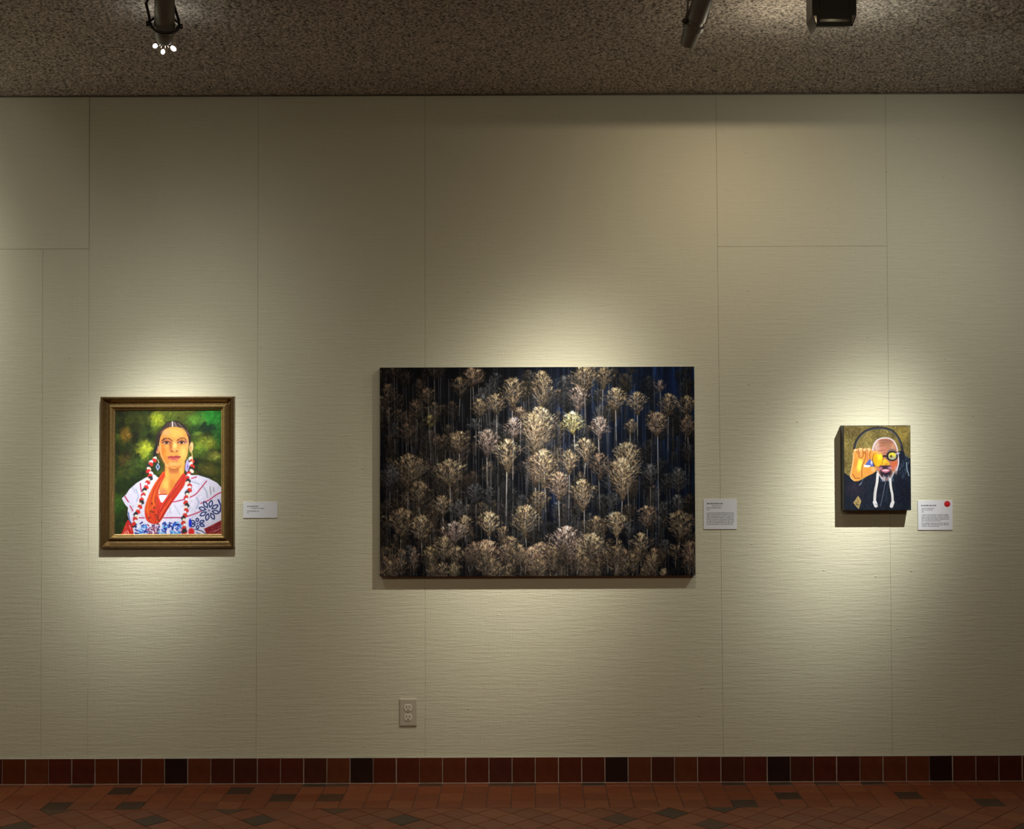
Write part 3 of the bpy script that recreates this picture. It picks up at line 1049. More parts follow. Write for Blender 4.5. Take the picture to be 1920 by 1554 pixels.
    for a in [(130, 240, 110, 130, .55, 'o', 560), (320, 330, 110, 120, .55, 'o', 600), (400, 250, 100, 100, .6, 'o', 560), (610, 190, 120, 120, .62, 'w', 420), (700, 120, 150, 110, .75, 'o', 330), (850, 300, 140, 120, .85, 'w', 600),
              (740, 330, 110, 110, .72, 'w', 560), (960, 230, 150, 190, .85, 'w', 560), (410, 420, 90, 80, .55, 'y', 700), (250, 490, 120, 110, .55, 'o', 700), (170, 480, 90, 90, .45, 'g', 620), (600, 555, 140, 130, .75, 'w', 800), (790, 560, 160, 160, .85, 'p', 900), (710, 440, 90, 70, .6, 'g', 700),
              (965, 460, 120, 120, 1.0, 'p', 900), (1015, 370, 90, 80, .8, 'o', 600), (920, 640, 160, 190, .95, 'w', 1150), (270, 750, 200, 220, .72, 'w', 1060), (150, 790, 130, 160, .55, 'g', 1000), (345, 730, 120, 110, .7, 'w', 900), (540, 760, 210, 160, .85, 'w', 1080),
              (490, 985, 130, 130, .75, 'w', 1120), (600, 1010, 110, 120, .55, 'g', 1100), (710, 900, 130, 120, .5, 'g', 1050), (340, 900, 160, 150, .65, 'w', 1060), (220, 1095, 190, 180, .72, 'w', 1280), (350, 1130, 170, 160, .8, 'w', 1330), (800, 1100, 150, 140, 1.0, 'w', 1230),
              (570, 1160, 170, 130, .85, 'p', 1300), (640, 1110, 90, 110, .75, 'w', 1230), (500, 1270, 150, 150, .75, 'w', 1430), (1040, 1080, 180, 190, .8, 'w', 1300), (780, 1330, 280, 220, .85, 'o', 1550), (160, 1390, 190, 150, .75, 'o', 1500), (570, 1420, 80, 80, .7, 'y', 1500), (410, 1310, 90, 100, .55, 'y', 1440),
              (1090, 1350, 170, 170, .85, 'o', 1500), (940, 1260, 120, 130, .65, 'w', 1400), (1100, 500, 170, 260, .95, 'w', 1080), (270, 1310, 90, 110, .5, 'g', 1440), (1110, 740, 130, 200, .7, 'o', 1000), (890, 1180, 90, 100, .6, 'w', 1300), (1130, 960, 130, 140, .6, 'w', 1100)]:
        Z2(*a)
    for a in [(60, 200, 150, 220, .85, 'w', 600), (340, 130, 190, 170, .8, 'w', 460), (300, 270, 120, 150, .8, 'p', 500), (470, 130, 120, 130, .7, 'w', 420), (550, 270, 150, 130, .9, 'w', 620), (690, 300, 130, 130, .8, 'w', 560), (840, 190, 80, 70, .75, 'p', 400), (900, 310, 130, 130, .75, 'w', 700),
              (1020, 320, 130, 120, .75, 'w', 600), (1030, 450, 120, 120, .75, 'o', 760), (40, 460, 210, 260, 1.0, 'w', 1150), (265, 430, 160, 130, 1.15, 'y', 640), (440, 460, 120, 130, 1.0, 'p', 760), (820, 440, 150, 140, .9, 'o', 1160), (650, 460, 80, 90, .75, 'w', 800), (345, 610, 130, 140, .95, 'w', 800),
              (70, 730, 190, 230, .9, 'w', 1080), (240, 690, 130, 140, .9, 'w', 1080), (620, 690, 190, 240, .9, 'w', 1040), (590, 800, 190, 250, .95, 'w', 1060), (170, 850, 150, 170, .9, 'o', 1220), (330, 910, 160, 190, .85, 'w', 1200), (960, 820, 130, 160, .55, 'g', 1100), (780, 780, 100, 130, .6, 'g', 1080), (440, 720, 130, 160, .6, 'o', 1080),
              (550, 1110, 150, 150, 1.0, 'w', 1340), (755, 1060, 120, 130, .8, 'o', 1340), (970, 1120, 190, 180, .8, 'w', 1330), (220, 1240, 240, 220, .85, 'p', 1480), (380, 1270, 220, 190, 1.0, 'w', 1480), (710, 1250, 130, 150, .8, 'w', 1400), (560, 1380, 140, 130, .85, 'o', 1500), (1040, 1310, 130, 160, .8, 'o', 1500),
              (50, 1330, 220, 190, .85, 'o', 1500), (420, 1140, 140, 150, .6, 'w', 1300), (800, 1340, 130, 120, .6, 'o', 1480), (520, 960, 90, 110, .5, 'g', 1100), (960, 980, 100, 120, .55, 'g', 1200), (870, 1280, 110, 120, .45, 'g', 1400), (630, 1150, 80, 100, .5, 'g', 1300), (1040, 640, 80, 120, .35, 'g', 900)]:
        Z3(*a)
    # far, dim trees first
    for _ in range(420):
        x = rg.uniform(708, 1306); y = rg.uniform(684, 1080)
        left = x < 900
        b_ = rg.uniform(.22, .5) * (1.05 if y < 800 else .9)
        if x > 1150 and y < 900:
            b_ *= .65
        w_ = rg.uniform(18, 34)
        tree(x, y, w_, w_ * rg.uniform(.9, 1.3), b_, rg.choice('oow' if left else 'wgg'), y + rg.uniform(40, 130), .7)
    for _ in range(170):
        x = rg.uniform(712, 1303); y = rg.uniform(686, 940)
        l = rg.uniform(30, 150)
        v = rg.uniform(.25, .75)
        cc = (110 * v, 130 * v, 168 * v) if x > 1000 else (150 * v, 146 * v, 140 * v)
        c.line([(x, y), (x + rg.uniform(-2, 2), y + l)], 1.0, cc, .6, .6)
    big.sort(key=lambda t: t[1] + t[3] * .5)
    for t in big:
        tree(*t)
    for _ in range(70):
        x = rg.uniform(712, 1303); y = rg.uniform(1035, 1085)
        tree(x, y, rg.uniform(16, 30), rg.uniform(24, 44), rg.uniform(.35, .75), rg.choice('oww'), y + 30, .8)
    g = npr.random((c.ny, c.nx, 1))
    c.a = np.clip(c.a * (0.85 + 0.3 * g), 0, 255)
    return c


# ---- man holding an orange before his eye
def paint_man():
    rg = random.Random(9)
    c = Cv(222, 120, 1064, 1198, 0.42, (122, 106, 54))
    n = vnoise((c.ny, c.nx), (9, 8), np.random.default_rng(13))[..., None]
    c.a = c.a * (.75 + .5 * n)
    c.blob(330, 180, 150, 60, (96, 78, 42), .7, .5)
    c.blob(960, 220, 70, 110, (176, 146, 60), .6, .6)
    for k in range(1500):
        x, y = rg.uniform(222, 1064), rg.uniform(120, 760)
        a = rg.gauss(1.3, .6)
        l = rg.uniform(8, 30)
        c.line([(x, y), (x + l * math.cos(a), y + l * math.sin(a))], rg.uniform(4, 9), rg.choice([(74, 66, 26), (150, 132, 70), (196, 176, 96), (104, 92, 44), (88, 84, 40), (130, 110, 50), (170, 150, 84)]), .6)
    # jacket and hood
    c.poly([(215, 715), (300, 775), (400, 830), (480, 790), (600, 700), (640, 720), (700, 800), (830, 770), (880, 700), (915, 600), (915, 470), (985, 500), (1070, 545), (1070, 1205), (215, 1205)], (24, 30, 40), smooth=False)
    c.blob(350, 930, 120, 90, (50, 38, 48), .6, .6)
    c.blob(950, 960, 90, 200, (14, 18, 32), .8, .5)
    for k in range(260):
        x, y = rg.uniform(230, 1060), rg.uniform(720, 1190)
        if c.a[int((y - 120) * .42), int((x - 222) * .42)].max() > 80:
            continue
        a = rg.gauss(1.7, .4)
        l = rg.uniform(20, 70)
        c.line([(x, y), (x + l * math.cos(a), y + l * math.sin(a))], rg.uniform(5, 11), rg.choice([(14, 16, 24), (36, 46, 60), (46, 58, 70), (28, 40, 58), (52, 44, 54)]), .5)
    for k in range(90):
        x, y = rg.uniform(925, 1050), rg.uniform(480, 760)
        c.line([(x, y), (x - rg.uniform(0, 24), y + rg.uniform(20, 60))], rg.uniform(5, 10), rg.choice([(40, 60, 80), (70, 92, 108), (24, 30, 40), (96, 116, 128), (20, 30, 48)]), .6)
    c.line([(1016, 590), (1018, 660), (1044, 760)], 13, (150, 168, 174), .85)
    # headphones band
    arc = [(352, 410), (372, 330), (410, 265), (470, 205), (540, 168), (620, 150), (700, 146), (780, 160), (845, 192), (895, 245), (930, 310), (952, 370), (966, 440), (972, 500)]
    c.line(arc, 30, (34, 32, 36))
    c.line([(x * .965 + 26, y * .97 + 14) for x, y in arc[:-2]], 6, (166, 166, 156), .6)
    c.line([(x, y - 4) for x, y in arc], 6, (92, 90, 92), .6)
    c.blob(950, 500, 46, 62, (22, 28, 42), 1, .25)
    # head
    c.poly([(584, 440), (590, 370), (636, 304), (710, 272), (800, 280), (862, 326), (894, 400), (908, 480), (916, 560), (905, 640), (868, 712), (818, 780), (758, 826), (700, 800), (652, 720), (622, 620), (592, 520)], (178, 118, 86))
    for (x, y, rx, ry, col, al) in [(740, 380, 110, 60, (190, 128, 84), .7), (720, 440, 60, 60, (196, 110, 84), .8), (640, 380, 40, 70, (226, 196, 176), .7), (850, 380, 30, 70, (206, 150, 110), .7), (858, 620, 44, 60, (220, 104, 58), .85), (880, 690, 20, 50, (206, 170, 160), .7),
                                    (650, 660, 30, 40, (206, 130, 90), .7), (770, 320, 80, 24, (150, 100, 78), .7)]:
        c.blob(x, y, rx, ry, col, al, .6)
    for k in range(26):
        y = 300 + k * 7
        x = 640 + rg.uniform(-20, 60)
        c.line([(x, y + 18), (x + 70, y + rg.uniform(-4, 6)), (x + 170, y + 22)], 5, rg.choice([(150, 96, 72), (206, 150, 112), (222, 176, 140), (134, 84, 66)]), .6)
    c.line([(588, 500), (586, 420), (608, 350), (650, 300), (712, 276), (790, 278), (850, 312), (886, 372), (902, 440)], 16, (236, 222, 214), .9)
    c.line([(904, 470), (914, 540), (912, 610), (890, 690)], 15, (234, 224, 226), .9)
    c.line([(590, 430), (610, 470)], 20, (236, 214, 240), .8)
    # spectacles
    c.blob(832, 506, 74, 66, (30, 30, 36), 1, .12)
    c.blob(834, 508, 52, 46, (196, 190, 110), 1, .2)
    c.blob(838, 486, 44, 24, (232, 214, 56), .95, .3)
    c.blob(820, 512, 16, 18, (84, 66, 26), .9, .4)
    c.blob(840, 535, 34, 14, (168, 166, 140), .8, .4)
    c.line([(706, 512), (740, 505), (775, 515)], 20, (30, 28, 32))
    c.line([(780, 438), (830, 424), (880, 440)], 14, (96, 92, 96), .8)
    c.line([(880, 480), (925, 470)], 16, (210, 206, 226), .8)
    # nose, mouth, beard
    c.poly([(735, 540), (770, 560), (798, 600), (780, 626), (700, 626), (694, 596), (716, 566)], (230, 178, 44))
    c.blob(735, 570, 16, 26, (244, 206, 60), .8, .5)
    c.blob(760, 612, 24, 10, (190, 120, 40), .7, .5)
    c.blob(745, 646, 74, 20, (66, 38, 50), .95, .3)
    c.blob(800, 660, 30, 16, (216, 150, 170), .8, .4)
    c.blob(695, 664, 14, 18, (236, 150, 200), .7, .5)
    c.blob(748, 720, 74, 62, (36, 30, 40), .95, .3)
    c.poly([(696, 684), (745, 672), (800, 682), (786, 712), (745, 722), (708, 710)], (206, 120, 130))
    c.blob(748, 690, 38, 8, (248, 224, 220), .9, .3)
    c.line([(710, 712), (748, 724), (788, 712)], 8, (96, 40, 50), .9)
    for k in range(30):
        x = 690 + k * 5
        c.line([(x, 770 + rg.uniform(-20, 20)), (x + rg.uniform(-10, 10), 830)], 7, rg.choice([(176, 192, 198), (110, 126, 140), (60, 70, 84), (206, 214, 216)]), .55)
    c.line([(640, 700), (665, 745), (700, 800)], 14, (214, 216, 220), .8)
    c.line([(850, 710), (838, 760), (815, 790)], 14, (190, 206, 212), .8)
    # hand with the orange
    c.poly([(345, 440), (372, 416), (440, 410), (500, 420), (545, 410), (556, 440), (600, 436), (636, 470), (600, 500), (572, 560), (600, 640), (636, 668), (600, 720), (530, 756), (460, 790), (400, 824), (350, 826), (298, 780), (300, 720), (322, 640), (334, 560), (344, 500)], (234, 160, 66))
    for (kx, ky) in ((372, 440), (432, 428), (490, 434), (540, 430)):
        c.blob(kx, ky, 32, 30, (238, 170, 92), 1, .2)
        c.blob(kx - 4, ky - 10, 20, 12, (252, 214, 150), .9, .5)
    for kx in (402, 461, 516):
        c.line([(kx, 420), (kx + 2, 462)], 8, (150, 84, 44), .8)
    c.line([(340, 470), (336, 560), (318, 660), (300, 770), (350, 822)], 13, (250, 196, 130), .9)
    c.blob(418, 620, 34, 80, (250, 232, 84), .95, .5, .15)
    c.blob(370, 590, 24, 60, (226, 140, 56), .7, .5, .15)
    c.blob(540, 700, 60, 36, (240, 150, 60), .7, .5)
    c.blob(590, 680, 26, 30, (246, 190, 130), .7, .5)
    for pts in ([(408, 450), (414, 520), (440, 530), (462, 500), (468, 450)], [(492, 455), (494, 520), (470, 590), (448, 640), (446, 780)], [(560, 450), (545, 490), (552, 530), (520, 600)], [(500, 430), (480, 470)], [(330, 740), (360, 790), (420, 790)], [(380, 440), (390, 470)]):
        c.line(pts, 12, (168, 88, 36), .85)
    c.line([(425, 460), (432, 510)], 18, (222, 160, 100), .9)
    c.poly([(500, 600), (545, 540), (590, 590), (598, 640), (480, 645)], (88, 104, 168), smooth=False)
    c.poly([(470, 618), (560, 625), (540, 650), (475, 648)], (240, 232, 220), smooth=False)
    c.blob(570, 590, 12, 26, (226, 220, 236), .9, .4)
    c.line([(590, 545), (600, 640)], 10, (24, 22, 60), .8)
    c.line([(515, 480), (520, 560)], 26, (216, 132, 76), .9)
    c.blob(650, 545, 69, 97, (150, 84, 30), .85, .12)
    c.blob(652, 545, 62, 90, (240, 184, 26), 1, .12)
    c.blob(675, 510, 32, 50, (248, 226, 50), .9, .5)
    c.blob(618, 560, 22, 60, (238, 166, 26), .7, .5)
    c.line([(596, 460), (640, 450), (680, 480)], 22, (246, 180, 90), .9)
    c.blob(660, 470, 28, 14, (222, 160, 110), .8, .5)
    c.line([(620, 640), (660, 632)], 14, (240, 170, 60), .8)
    # drawcords, placket, badge
    c.line([(648, 735), (636, 850), (616, 950), (606, 1060), (610, 1100)], 34, (226, 220, 204))
    c.line([(606, 1100), (622, 1142)], 50, (232, 228, 214))
    c.line([(806, 800), (812, 900), (830, 1000), (834, 1090)], 30, (226, 220, 204))
    c.line([(836, 1100), (818, 1150)], 44, (232, 228, 214))
    c.line([(626, 800), (618, 900), (600, 1040)], 5, (150, 144, 130), .8)
    c.line([(744, 840), (726, 930), (704, 1040), (676, 1150)], 10, (96, 108, 120), .85)
    c.line([(784, 850), (762, 960), (740, 1100)], 8, (50, 64, 80), .8)
    c.line([(440, 850), (412, 880)], 10, (160, 170, 176), .8)
    c.line([(460, 800), (440, 850)], 8, (120, 130, 140), .8)
    c.poly([(396, 1014), (436, 1082), (402, 1186), (366, 1150), (332, 1104)], (176, 150, 88), smooth=False)
    for pts in ([(380, 1060), (404, 1088)], [(396, 1090), (372, 1120), (396, 1130)], [(360, 1100), (380, 1108)]):
        c.line(pts, 8, (120, 92, 44), .9)
    for k in range(50):
        x, y = rg.uniform(240, 660), rg.uniform(1120, 1190)
        c.line([(x, y), (x + 16, y + 8)], 5, (44, 60, 60), .6)
    return c


# ------------------------------------------------------------------ framed portrait
M_bronze = plain('bronze_gilding', (0.165, 0.102, 0.042), 0.28, 0.8, 0.5, 0.45, 90, 0.0006)
M_gilt = plain('bright_gilding', (0.48, 0.33, 0.14), 0.24, 0.88, 0.5, 0.35, 90, 0.0004)
M_darkwood = plain('dark_frame_side', (0.05, 0.032, 0.018), 0.5)


def frame_mesh(name, x0, x1, z0, z1, prof, mat, parent):
    """mitred moulding swept round a rectangle; prof: (inset, y)"""
    vs, fs = [], []
    n = len(prof)
    for (u, y) in prof:
        vs += [(x0 + u, y, z0 + u), (x1 - u, y, z0 + u), (x1 - u, y, z1 - u), (x0 + u, y, z1 - u)]
    for k in range(n - 1):
        for i in range(4):
            j = (i + 1) % 4
            fs.append((k * 4 + i, k * 4 + j, (k + 1) * 4 + j, (k + 1) * 4 + i))
    return meshobj(name, vs, fs, mat, parent)


def arcprof(pts, sub=3):
    """catmull-rom refinement of a moulding profile"""
    out = []
    n = len(pts)
    for i in range(n - 1):
        p0, p1, p2, p3 = [np.array(pts[min(max(i + k, 0), n - 1)], float) for k in (-1, 0, 1, 2)]
        for j in range(sub):
            t = j / sub
            out.append(tuple(0.5 * (2 * p1 + (p2 - p0) * t + (2 * p0 - 5 * p1 + 4 * p2 - p3) * t * t + (3 * p1 - p0 - 3 * p2 + p3) * t ** 3)))
    out.append(pts[-1])
    return out


FD = 0.030
fa, fb = P(187, 744, FD), P(438, 1027, FD)
fx0, fx1, fz1, fz0 = (P(187, 885, FD).x + .0), P(438, 885, FD).x, fa.z, fb.z
fp = thing('framed_painting', ((fx0 + fx1) / 2, -0.002, fz0), 'oil portrait of a woman in red beads and white blouse in a bronze-gold moulded frame', 'painting')
Y0 = -0.0015
outer = [(0, Y0), (0, -0.024)] + arcprof([(0.0005, -0.026), (0.004, -0.030), (0.010, -0.029), (0.014, -0.0235)], 4)
cove = arcprof([(0.014, -0.0235), (0.020, -0.0165), (0.027, -0.0125), (0.033, -0.0135)], 4)
lip = arcprof([(0.033, -0.0135), (0.0355, -0.0185), (0.040, -0.0205), (0.046, -0.0180), (0.0495, -0.0130)], 4) + [(0.052, -0.0125), (0.0555, -0.0105), (0.0558, -0.006)]
fo = frame_mesh('frame', fx0, fx1, fz0, fz1, outer + cove, M_bronze, fp)
fi = frame_mesh('frame_lip', fx0, fx1, fz0, fz1, lip, M_gilt, fp)
fi['label'] = 'brighter gilded inner lip'
cvp = paint_portrait()
print_mesh('canvas', cvp, fx0 + 0.0535, fx1 - 0.0535, fz0 + 0.0535, fz1 - 0.0535, -0.0075, (1.85, 1.85, 1.5), M_oil, fp)
box('backing_board', fx0 + 0.006, fx1 - 0.006, -0.0064, -0.0018, fz0 + 0.006, fz1 - 0.006, M_darkwood, fp)

# ------------------------------------------------------------------ large tree picture
LD = 0.038
lx0, lx1 = P(712, 885, LD).x, P(1303, 885, LD).x
lz1, lz0 = P(1007, 688, LD).z, P(1007, 1080, LD).z
lp = thing('panel_picture', ((lx0 + lx1) / 2, -0.002, lz0), 'large wide unframed picture of pale bare trees on a dark blue-black ground', 'picture')
M_edge = plain('black_edge', (0.012, 0.012, 0.013), 0.45, noise=0.3)
box('panel', lx0, lx1, -LD + 0.0012, -0.0018, lz0, lz1, M_edge, lp, bevel=0.0012)
cvf = paint_forest()
print_mesh('picture_sheet', cvf, lx0 + 0.0008, lx1 - 0.0008, lz0 + 0.0008, lz1 - 0.0008, -LD, (1.15, 1.13, 0.86), M_photo, lp)

# ------------------------------------------------------------------ small canvas
SD = 0.057
sx0, sx1 = P(1582, 877, SD).x, P(1708, 877, SD).x
sz1, sz0 = P(1645, 797.5, SD).z, P(1645, 957, SD).z
sp = thing('canvas_painting', ((sx0 + sx1) / 2, -0.002, sz0), 'small unframed painting of a bald man in headphones holding an orange to his eye', 'painting')
M_side = plain('painted_black_side', (0.010, 0.010, 0.012), 0.55, noise=0.3)
box('stretched_canvas', sx0, sx1, -SD + 0.0012, -0.0018, sz0, sz1, M_side, sp, bevel=0.0025, seg=3)
cvm = paint_man()
print_mesh('painted_face', cvm, sx0 + 0.0022, sx1 - 0.0022, sz0 + 0.0022, sz1 - 0.0022, -SD, (1.85, 1.8, 1.42), M_acr, sp)


# ------------------------------------------------------------------ wall labels
def label_canvas(wpx, hpx, lines, seed, res=3.2):
    """lines: (y, x0, x1, weight) in photo pixels inside the card; unreadably small print"""
    rg = random.Random(seed)
    c = Cv(0, 0, wpx, hpx, res, (212, 212, 222))
    for (y, xa, xb, hgt_, dk) in lines:
        x = xa
        while x < xb - .6:
            wl = min(rg.uniform(2.0, 6.0), xb - x)
            xx = x
            while xx < x + wl:
                up = hgt_ * rg.choice([.5, .5, .75, .5])
                c.line([(xx, y + hgt_ * .35), (xx, y - up * .6)], .42, (dk, dk, dk + 8), .95)
                if rg.random() < .6:
                    c.line([(xx, y - hgt_ * .15), (xx + .6, y - hgt_ * .15)], .4, (dk, dk, dk + 8), .9)
                if rg.random() < .5:
                    c.line([(xx, y + hgt_ * .35), (xx + .6, y + hgt_ * .35)], .4, (dk, dk, dk + 8), .9)
                xx += .85
            x += wl + 1.1
    return c


M_cardedge = plain('card_board', (0.62, 0.62, 0.62), 0.8)
M_red = plain('red_sticker', (0.50, 0.012, 0.02), 0.5)


def wall_label(x0, y0, x1, y1, lines, seed, text, dot=None, gain=1.0):
    a, b = P(x0, (y0 + y1) / 2, 0.004), P(x1, (y0 + y1) / 2, 0.004)
    za, zb = P((x0 + x1) / 2, y0, 0.004).z, P((x0 + x1) / 2, y1, 0.004).z
    t = thing('wall_label', ((a.x + b.x) / 2, -0.002, zb), text, 'label', 'title labels beside the pictures')
    box('card', a.x, b.x, -0.0046, -0.0016, zb, za, M_cardedge, t, bevel=0.0005)
    c = label_canvas(x1 - x0, y1 - y0, lines, seed)
    print_mesh('printed_face', c, a.x + .0006, b.x - .0006, zb + .0006, za - .0006, -0.0047, gain, M_card, t)
    if dot:
        p = P(dot[0], dot[1], 0.005)
        lathe('dot_sticker', (p.x, -0.0047, p.z), (p.x, -0.0053, p.z), [(0, 0.0125), (0.7, 0.0125), (1, 0.0120)], M_red, t, 28)['label'] = 'round red sticker'
    return t


wall_label(456, 941, 520.5, 971, [(8, 7.5, 28, 2.6, 40), (12, 16, 39, 1.8, 90), (17, 7.5, 29, 1.8, 70), (20.5, 7.5, 12, 1.8, 100)], 1,
           'short white label card with a few lines, beside the framed portrait', gain=1.0)
wall_label(1319, 935.5, 1381.5, 992, [(8.2, 6, 36, 3.0, 36), (12.5, 16, 34, 1.7, 110), (16.2, 6, 33, 1.8, 80), (19.8, 6, 12, 1.8, 100)] +
           [(26 + 3.05 * k, 6, 57.5 if k != 7 else 55, 1.7, 92) for k in range(8)], 2,
           'squarish white text card on the right of the large tree picture', gain=1.0)
wall_label(1721, 938, 1786, 993.5, [(9.5, 6, 34, 3.0, 40), (15, 7, 31, 1.8, 90), (18, 7, 28, 1.6, 110), (21.5, 7, 12, 1.8, 100)] +
           [(27 + 2.9 * k, 7, (58 if k not in (4,) else 44), 1.7, 96) for k in range(5)] + [(43 + 2.9 * k, 7, (58 if k < 2 else 40), 1.7, 96) for k in range(3)], 3,
           'white text card carrying a red dot sticker, right of the small painting', dot=(1776, 944.5), gain=1.0)

# ------------------------------------------------------------------ wall outlet
M_ivory = plain('ivory_plastic', (0.44, 0.40, 0.325), 0.35, noise=0.08)
M_ivory2 = plain('pale_plastic', (0.60, 0.56, 0.48), 0.3, noise=0.08)
M_slot = plain('slot_dark', (0.03, 0.022, 0.015), 0.8)
M_screw = plain('screw_metal', (0.5, 0.48, 0.42), 0.35, 0.9)
oa, ob = P(749, 1310, 0.006), P(781.5, 1361, 0.006)
ox, oz = (oa.x + ob.x) / 2, (oa.z + ob.z) / 2
ow, oh = (ob.x - oa.x) / 2, (oa.z - ob.z) / 2
ot = thing('wall_outlet', (ox, -0.002, oz - oh), 'ivory duplex power outlet low on the wall under the large tree picture', 'outlet')
bm = bmesh.new()
ring = []
for (ins, y) in ((0, -0.0014), (0, -0.0052), (0.0022, -0.0070), (0.0035, -0.0072)):
    ring.append([bm.verts.new((ox + sx * (ow - ins), y, oz + sz * (oh - ins))) for sx, sz in ((-1, -1), (1, -1), (1, 1), (-1, 1))])
for k in range(3):
    for i in range(4):
        bm.faces.new((ring[k][i], ring[k][(i + 1) % 4], ring[k + 1][(i + 1) % 4], ring[k + 1][i]))
bm.faces.new(ring[3])
bmobj('cover_plate', bm, M_ivory, ot)
for s_ in (1, -1):
    cz = oz + s_ * 0.0195
    # receptacle face: circle flattened at top and bottom
    pts = []
    for k in range(32):
        an = 2 * math.pi * k / 32
        pts.append((0.0172 * math.cos(an), max(-0.0142, min(0.0142, 0.0172 * math.sin(an)))))
    vs, fs = prism(pts, 0, 0.0024, 0.0008)
    fc = meshobj('receptacle', [(ox + v[0], -0.0070 - v[2], cz + v[1]) for v in vs], fs, M_ivory2, ot)
    for (dx, hh) in ((-0.0063, 0.0046), (0.0063, 0.0037)):
        box('slot', ox + dx - 0.0012, ox + dx + 0.0012, -0.0098, -0.0080, cz + 0.0032 - hh, cz + 0.0032 + hh, M_slot, fc)
    lathe('ground_hole', (ox, -0.0080, cz - 0.0078), (ox, -0.0098, cz - 0.0078), [(0, 0.0026), (1, 0.0026)], M_slot, fc, 14)
lathe('screw', (ox, -0.0068, oz), (ox, -0.0086, oz), [(0, 0.0032), (0.6, 0.0032), (1, 0.0022)], M_screw, ot, 16)

# ------------------------------------------------------------------ track lighting
M_lampw = plain('grey_white_enamel', (0.16, 0.15, 0.13), 0.42, noise=0.08)
M_lampd = plain('dark_bronze_enamel', (0.028, 0.023, 0.018), 0.4, 0.3, noise=0.15)
M_alu = plain('reflector_aluminium', (0.75, 0.72, 0.62), 0.25, 0.9, noise=0.05)
m, nt, b = newmat('glowing_lens')
b.inputs['Base Color'].default_value = (0.9, 0.9, 0.9, 1)
b.inputs['Emission Color'].default_value = (1, 0.98, 0.93, 1)
b.inputs['Emission Strength'].default_value = 9
M_glow = m
TY0, TY1 = -1.345, -1.310
tr = struct(box('trim_3', XL + 0.1, XR - 0.1, TY0, TY1, H - 0.020, H + 0.0, M_lampw, bevel=0.002))


def ringmesh(name, c, ax, R, r, mat, parent, n=32, m_=10):
    q = Vector(ax).to_track_quat('Z', 'Y')
    vs, fs = [], []
    for i in range(n):
        a = 2 * math.pi * i / n
        for j in range(m_):
            e = 2 * math.pi * j / m_
            rr = R + r * math.cos(e)
            vs.append(Vector(c) + q @ Vector((rr * math.cos(a), rr * math.sin(a), r * math.sin(e) * 1.8)))
    for i in range(n):
        for j in range(m_):
            fs.append((i * m_ + j, ((i + 1) % n) * m_ + j, ((i + 1) % n) * m_ + (j + 1) % m_, i * m_ + (j + 1) % m_))
    return meshobj(name, vs, fs, mat, parent, smooth=True)


def spotlight(name, back, front, label, kind):
    back, front = Vector(back), Vector(front)
    ax = (front - back).normalized()
    L = (front - back).length
    t = thing(name, (back.x, (TY0 + TY1) / 2, H - 0.02), label, 'spotlight')
    top = Vector((back.x, (TY0 + TY1) / 2, H - 0.021))
    box('track_adapter', top.x - 0.035, top.x + 0.035, TY0 + 0.002, TY1 - 0.002, H - 0.036, H - 0.0195, M_lampw, t, bevel=0.003)
    mid = back + ax * L * 0.45
    side = ax.cross(Vector((0, 0, 1))).normalized()
    if kind == 'gimbal':
        lathe('lamp_housing', back, front, [(-0.02, 0.012), (0, 0.026), (0.06, 0.030), (0.5, 0.031), (0.52, 0.029), (0.56, 0.029), (0.60, 0.033), (0.78, 0.030), (0.95, 0.026), (1.0, 0.020)], M_lampw, t)
        rc = back + ax * L * 0.62
        ringmesh('gimbal_ring', rc, ax, 0.044, 0.0034, M_lampd, t)
        for s_ in (-1, 1):
            p0 = rc + side * s_ * 0.044
            tube('yoke_arm', [p0, p0 + Vector((0, -0.006, 0.02)), Vector((p0.x, top.y, (p0.z + top.z) / 2 + .01)), Vector((top.x + (p0.x - top.x) * .8, top.y, top.z - 0.012)), Vector((top.x, top.y, top.z - 0.008))], 0.0045, M_lampd, t)
            lathe('pivot_knob', p0 - side * s_ * 0.006, p0 + side * s_ * 0.011, [(0, 0.004), (0.5, 0.009), (1, 0.0085)], M_lampd, t, 16)
            tube('ring_strut', [back + ax * L * 0.86 + side * s_ * 0.024, rc + side * s_ * 0.042 - ax * 0.004], 0.0035, M_lampd, t)
    else:
        lathe('lamp_housing', back, front, [(-0.03, 0.016), (0, 0.028), (0.05, 0.031), (0.46, 0.0315), (0.48, 0.027), (0.55, 0.027), (0.57, 0.034), (0.66, 0.034), (0.68, 0.029), (0.97, 0.0245), (1.0, 0.023), (0.985, 0.019), (0.9, 0.018)], M_lampw, t)
        p0 = back + ax * L * 0.35
        for s_ in (-1, 1):
            q0 = p0 + side * s_ * 0.036
            tube('yoke_arm', [q0 + ax * 0.03, q0, Vector((q0.x, top.y, (q0.z + top.z) / 2)), Vector((top.x, top.y, top.z - 0.006))], 0.004, M_lampw, t)
        lathe('pivot_knob', p0 + ax * .03 + side * -0.042, p0 + ax * .03 + side * -0.029, [(0, 0.006), (0.5, 0.010), (1, 0.009)], M_lampd, t, 16)
    return t


def Q(px, py, L):
    return P(px, py, L)


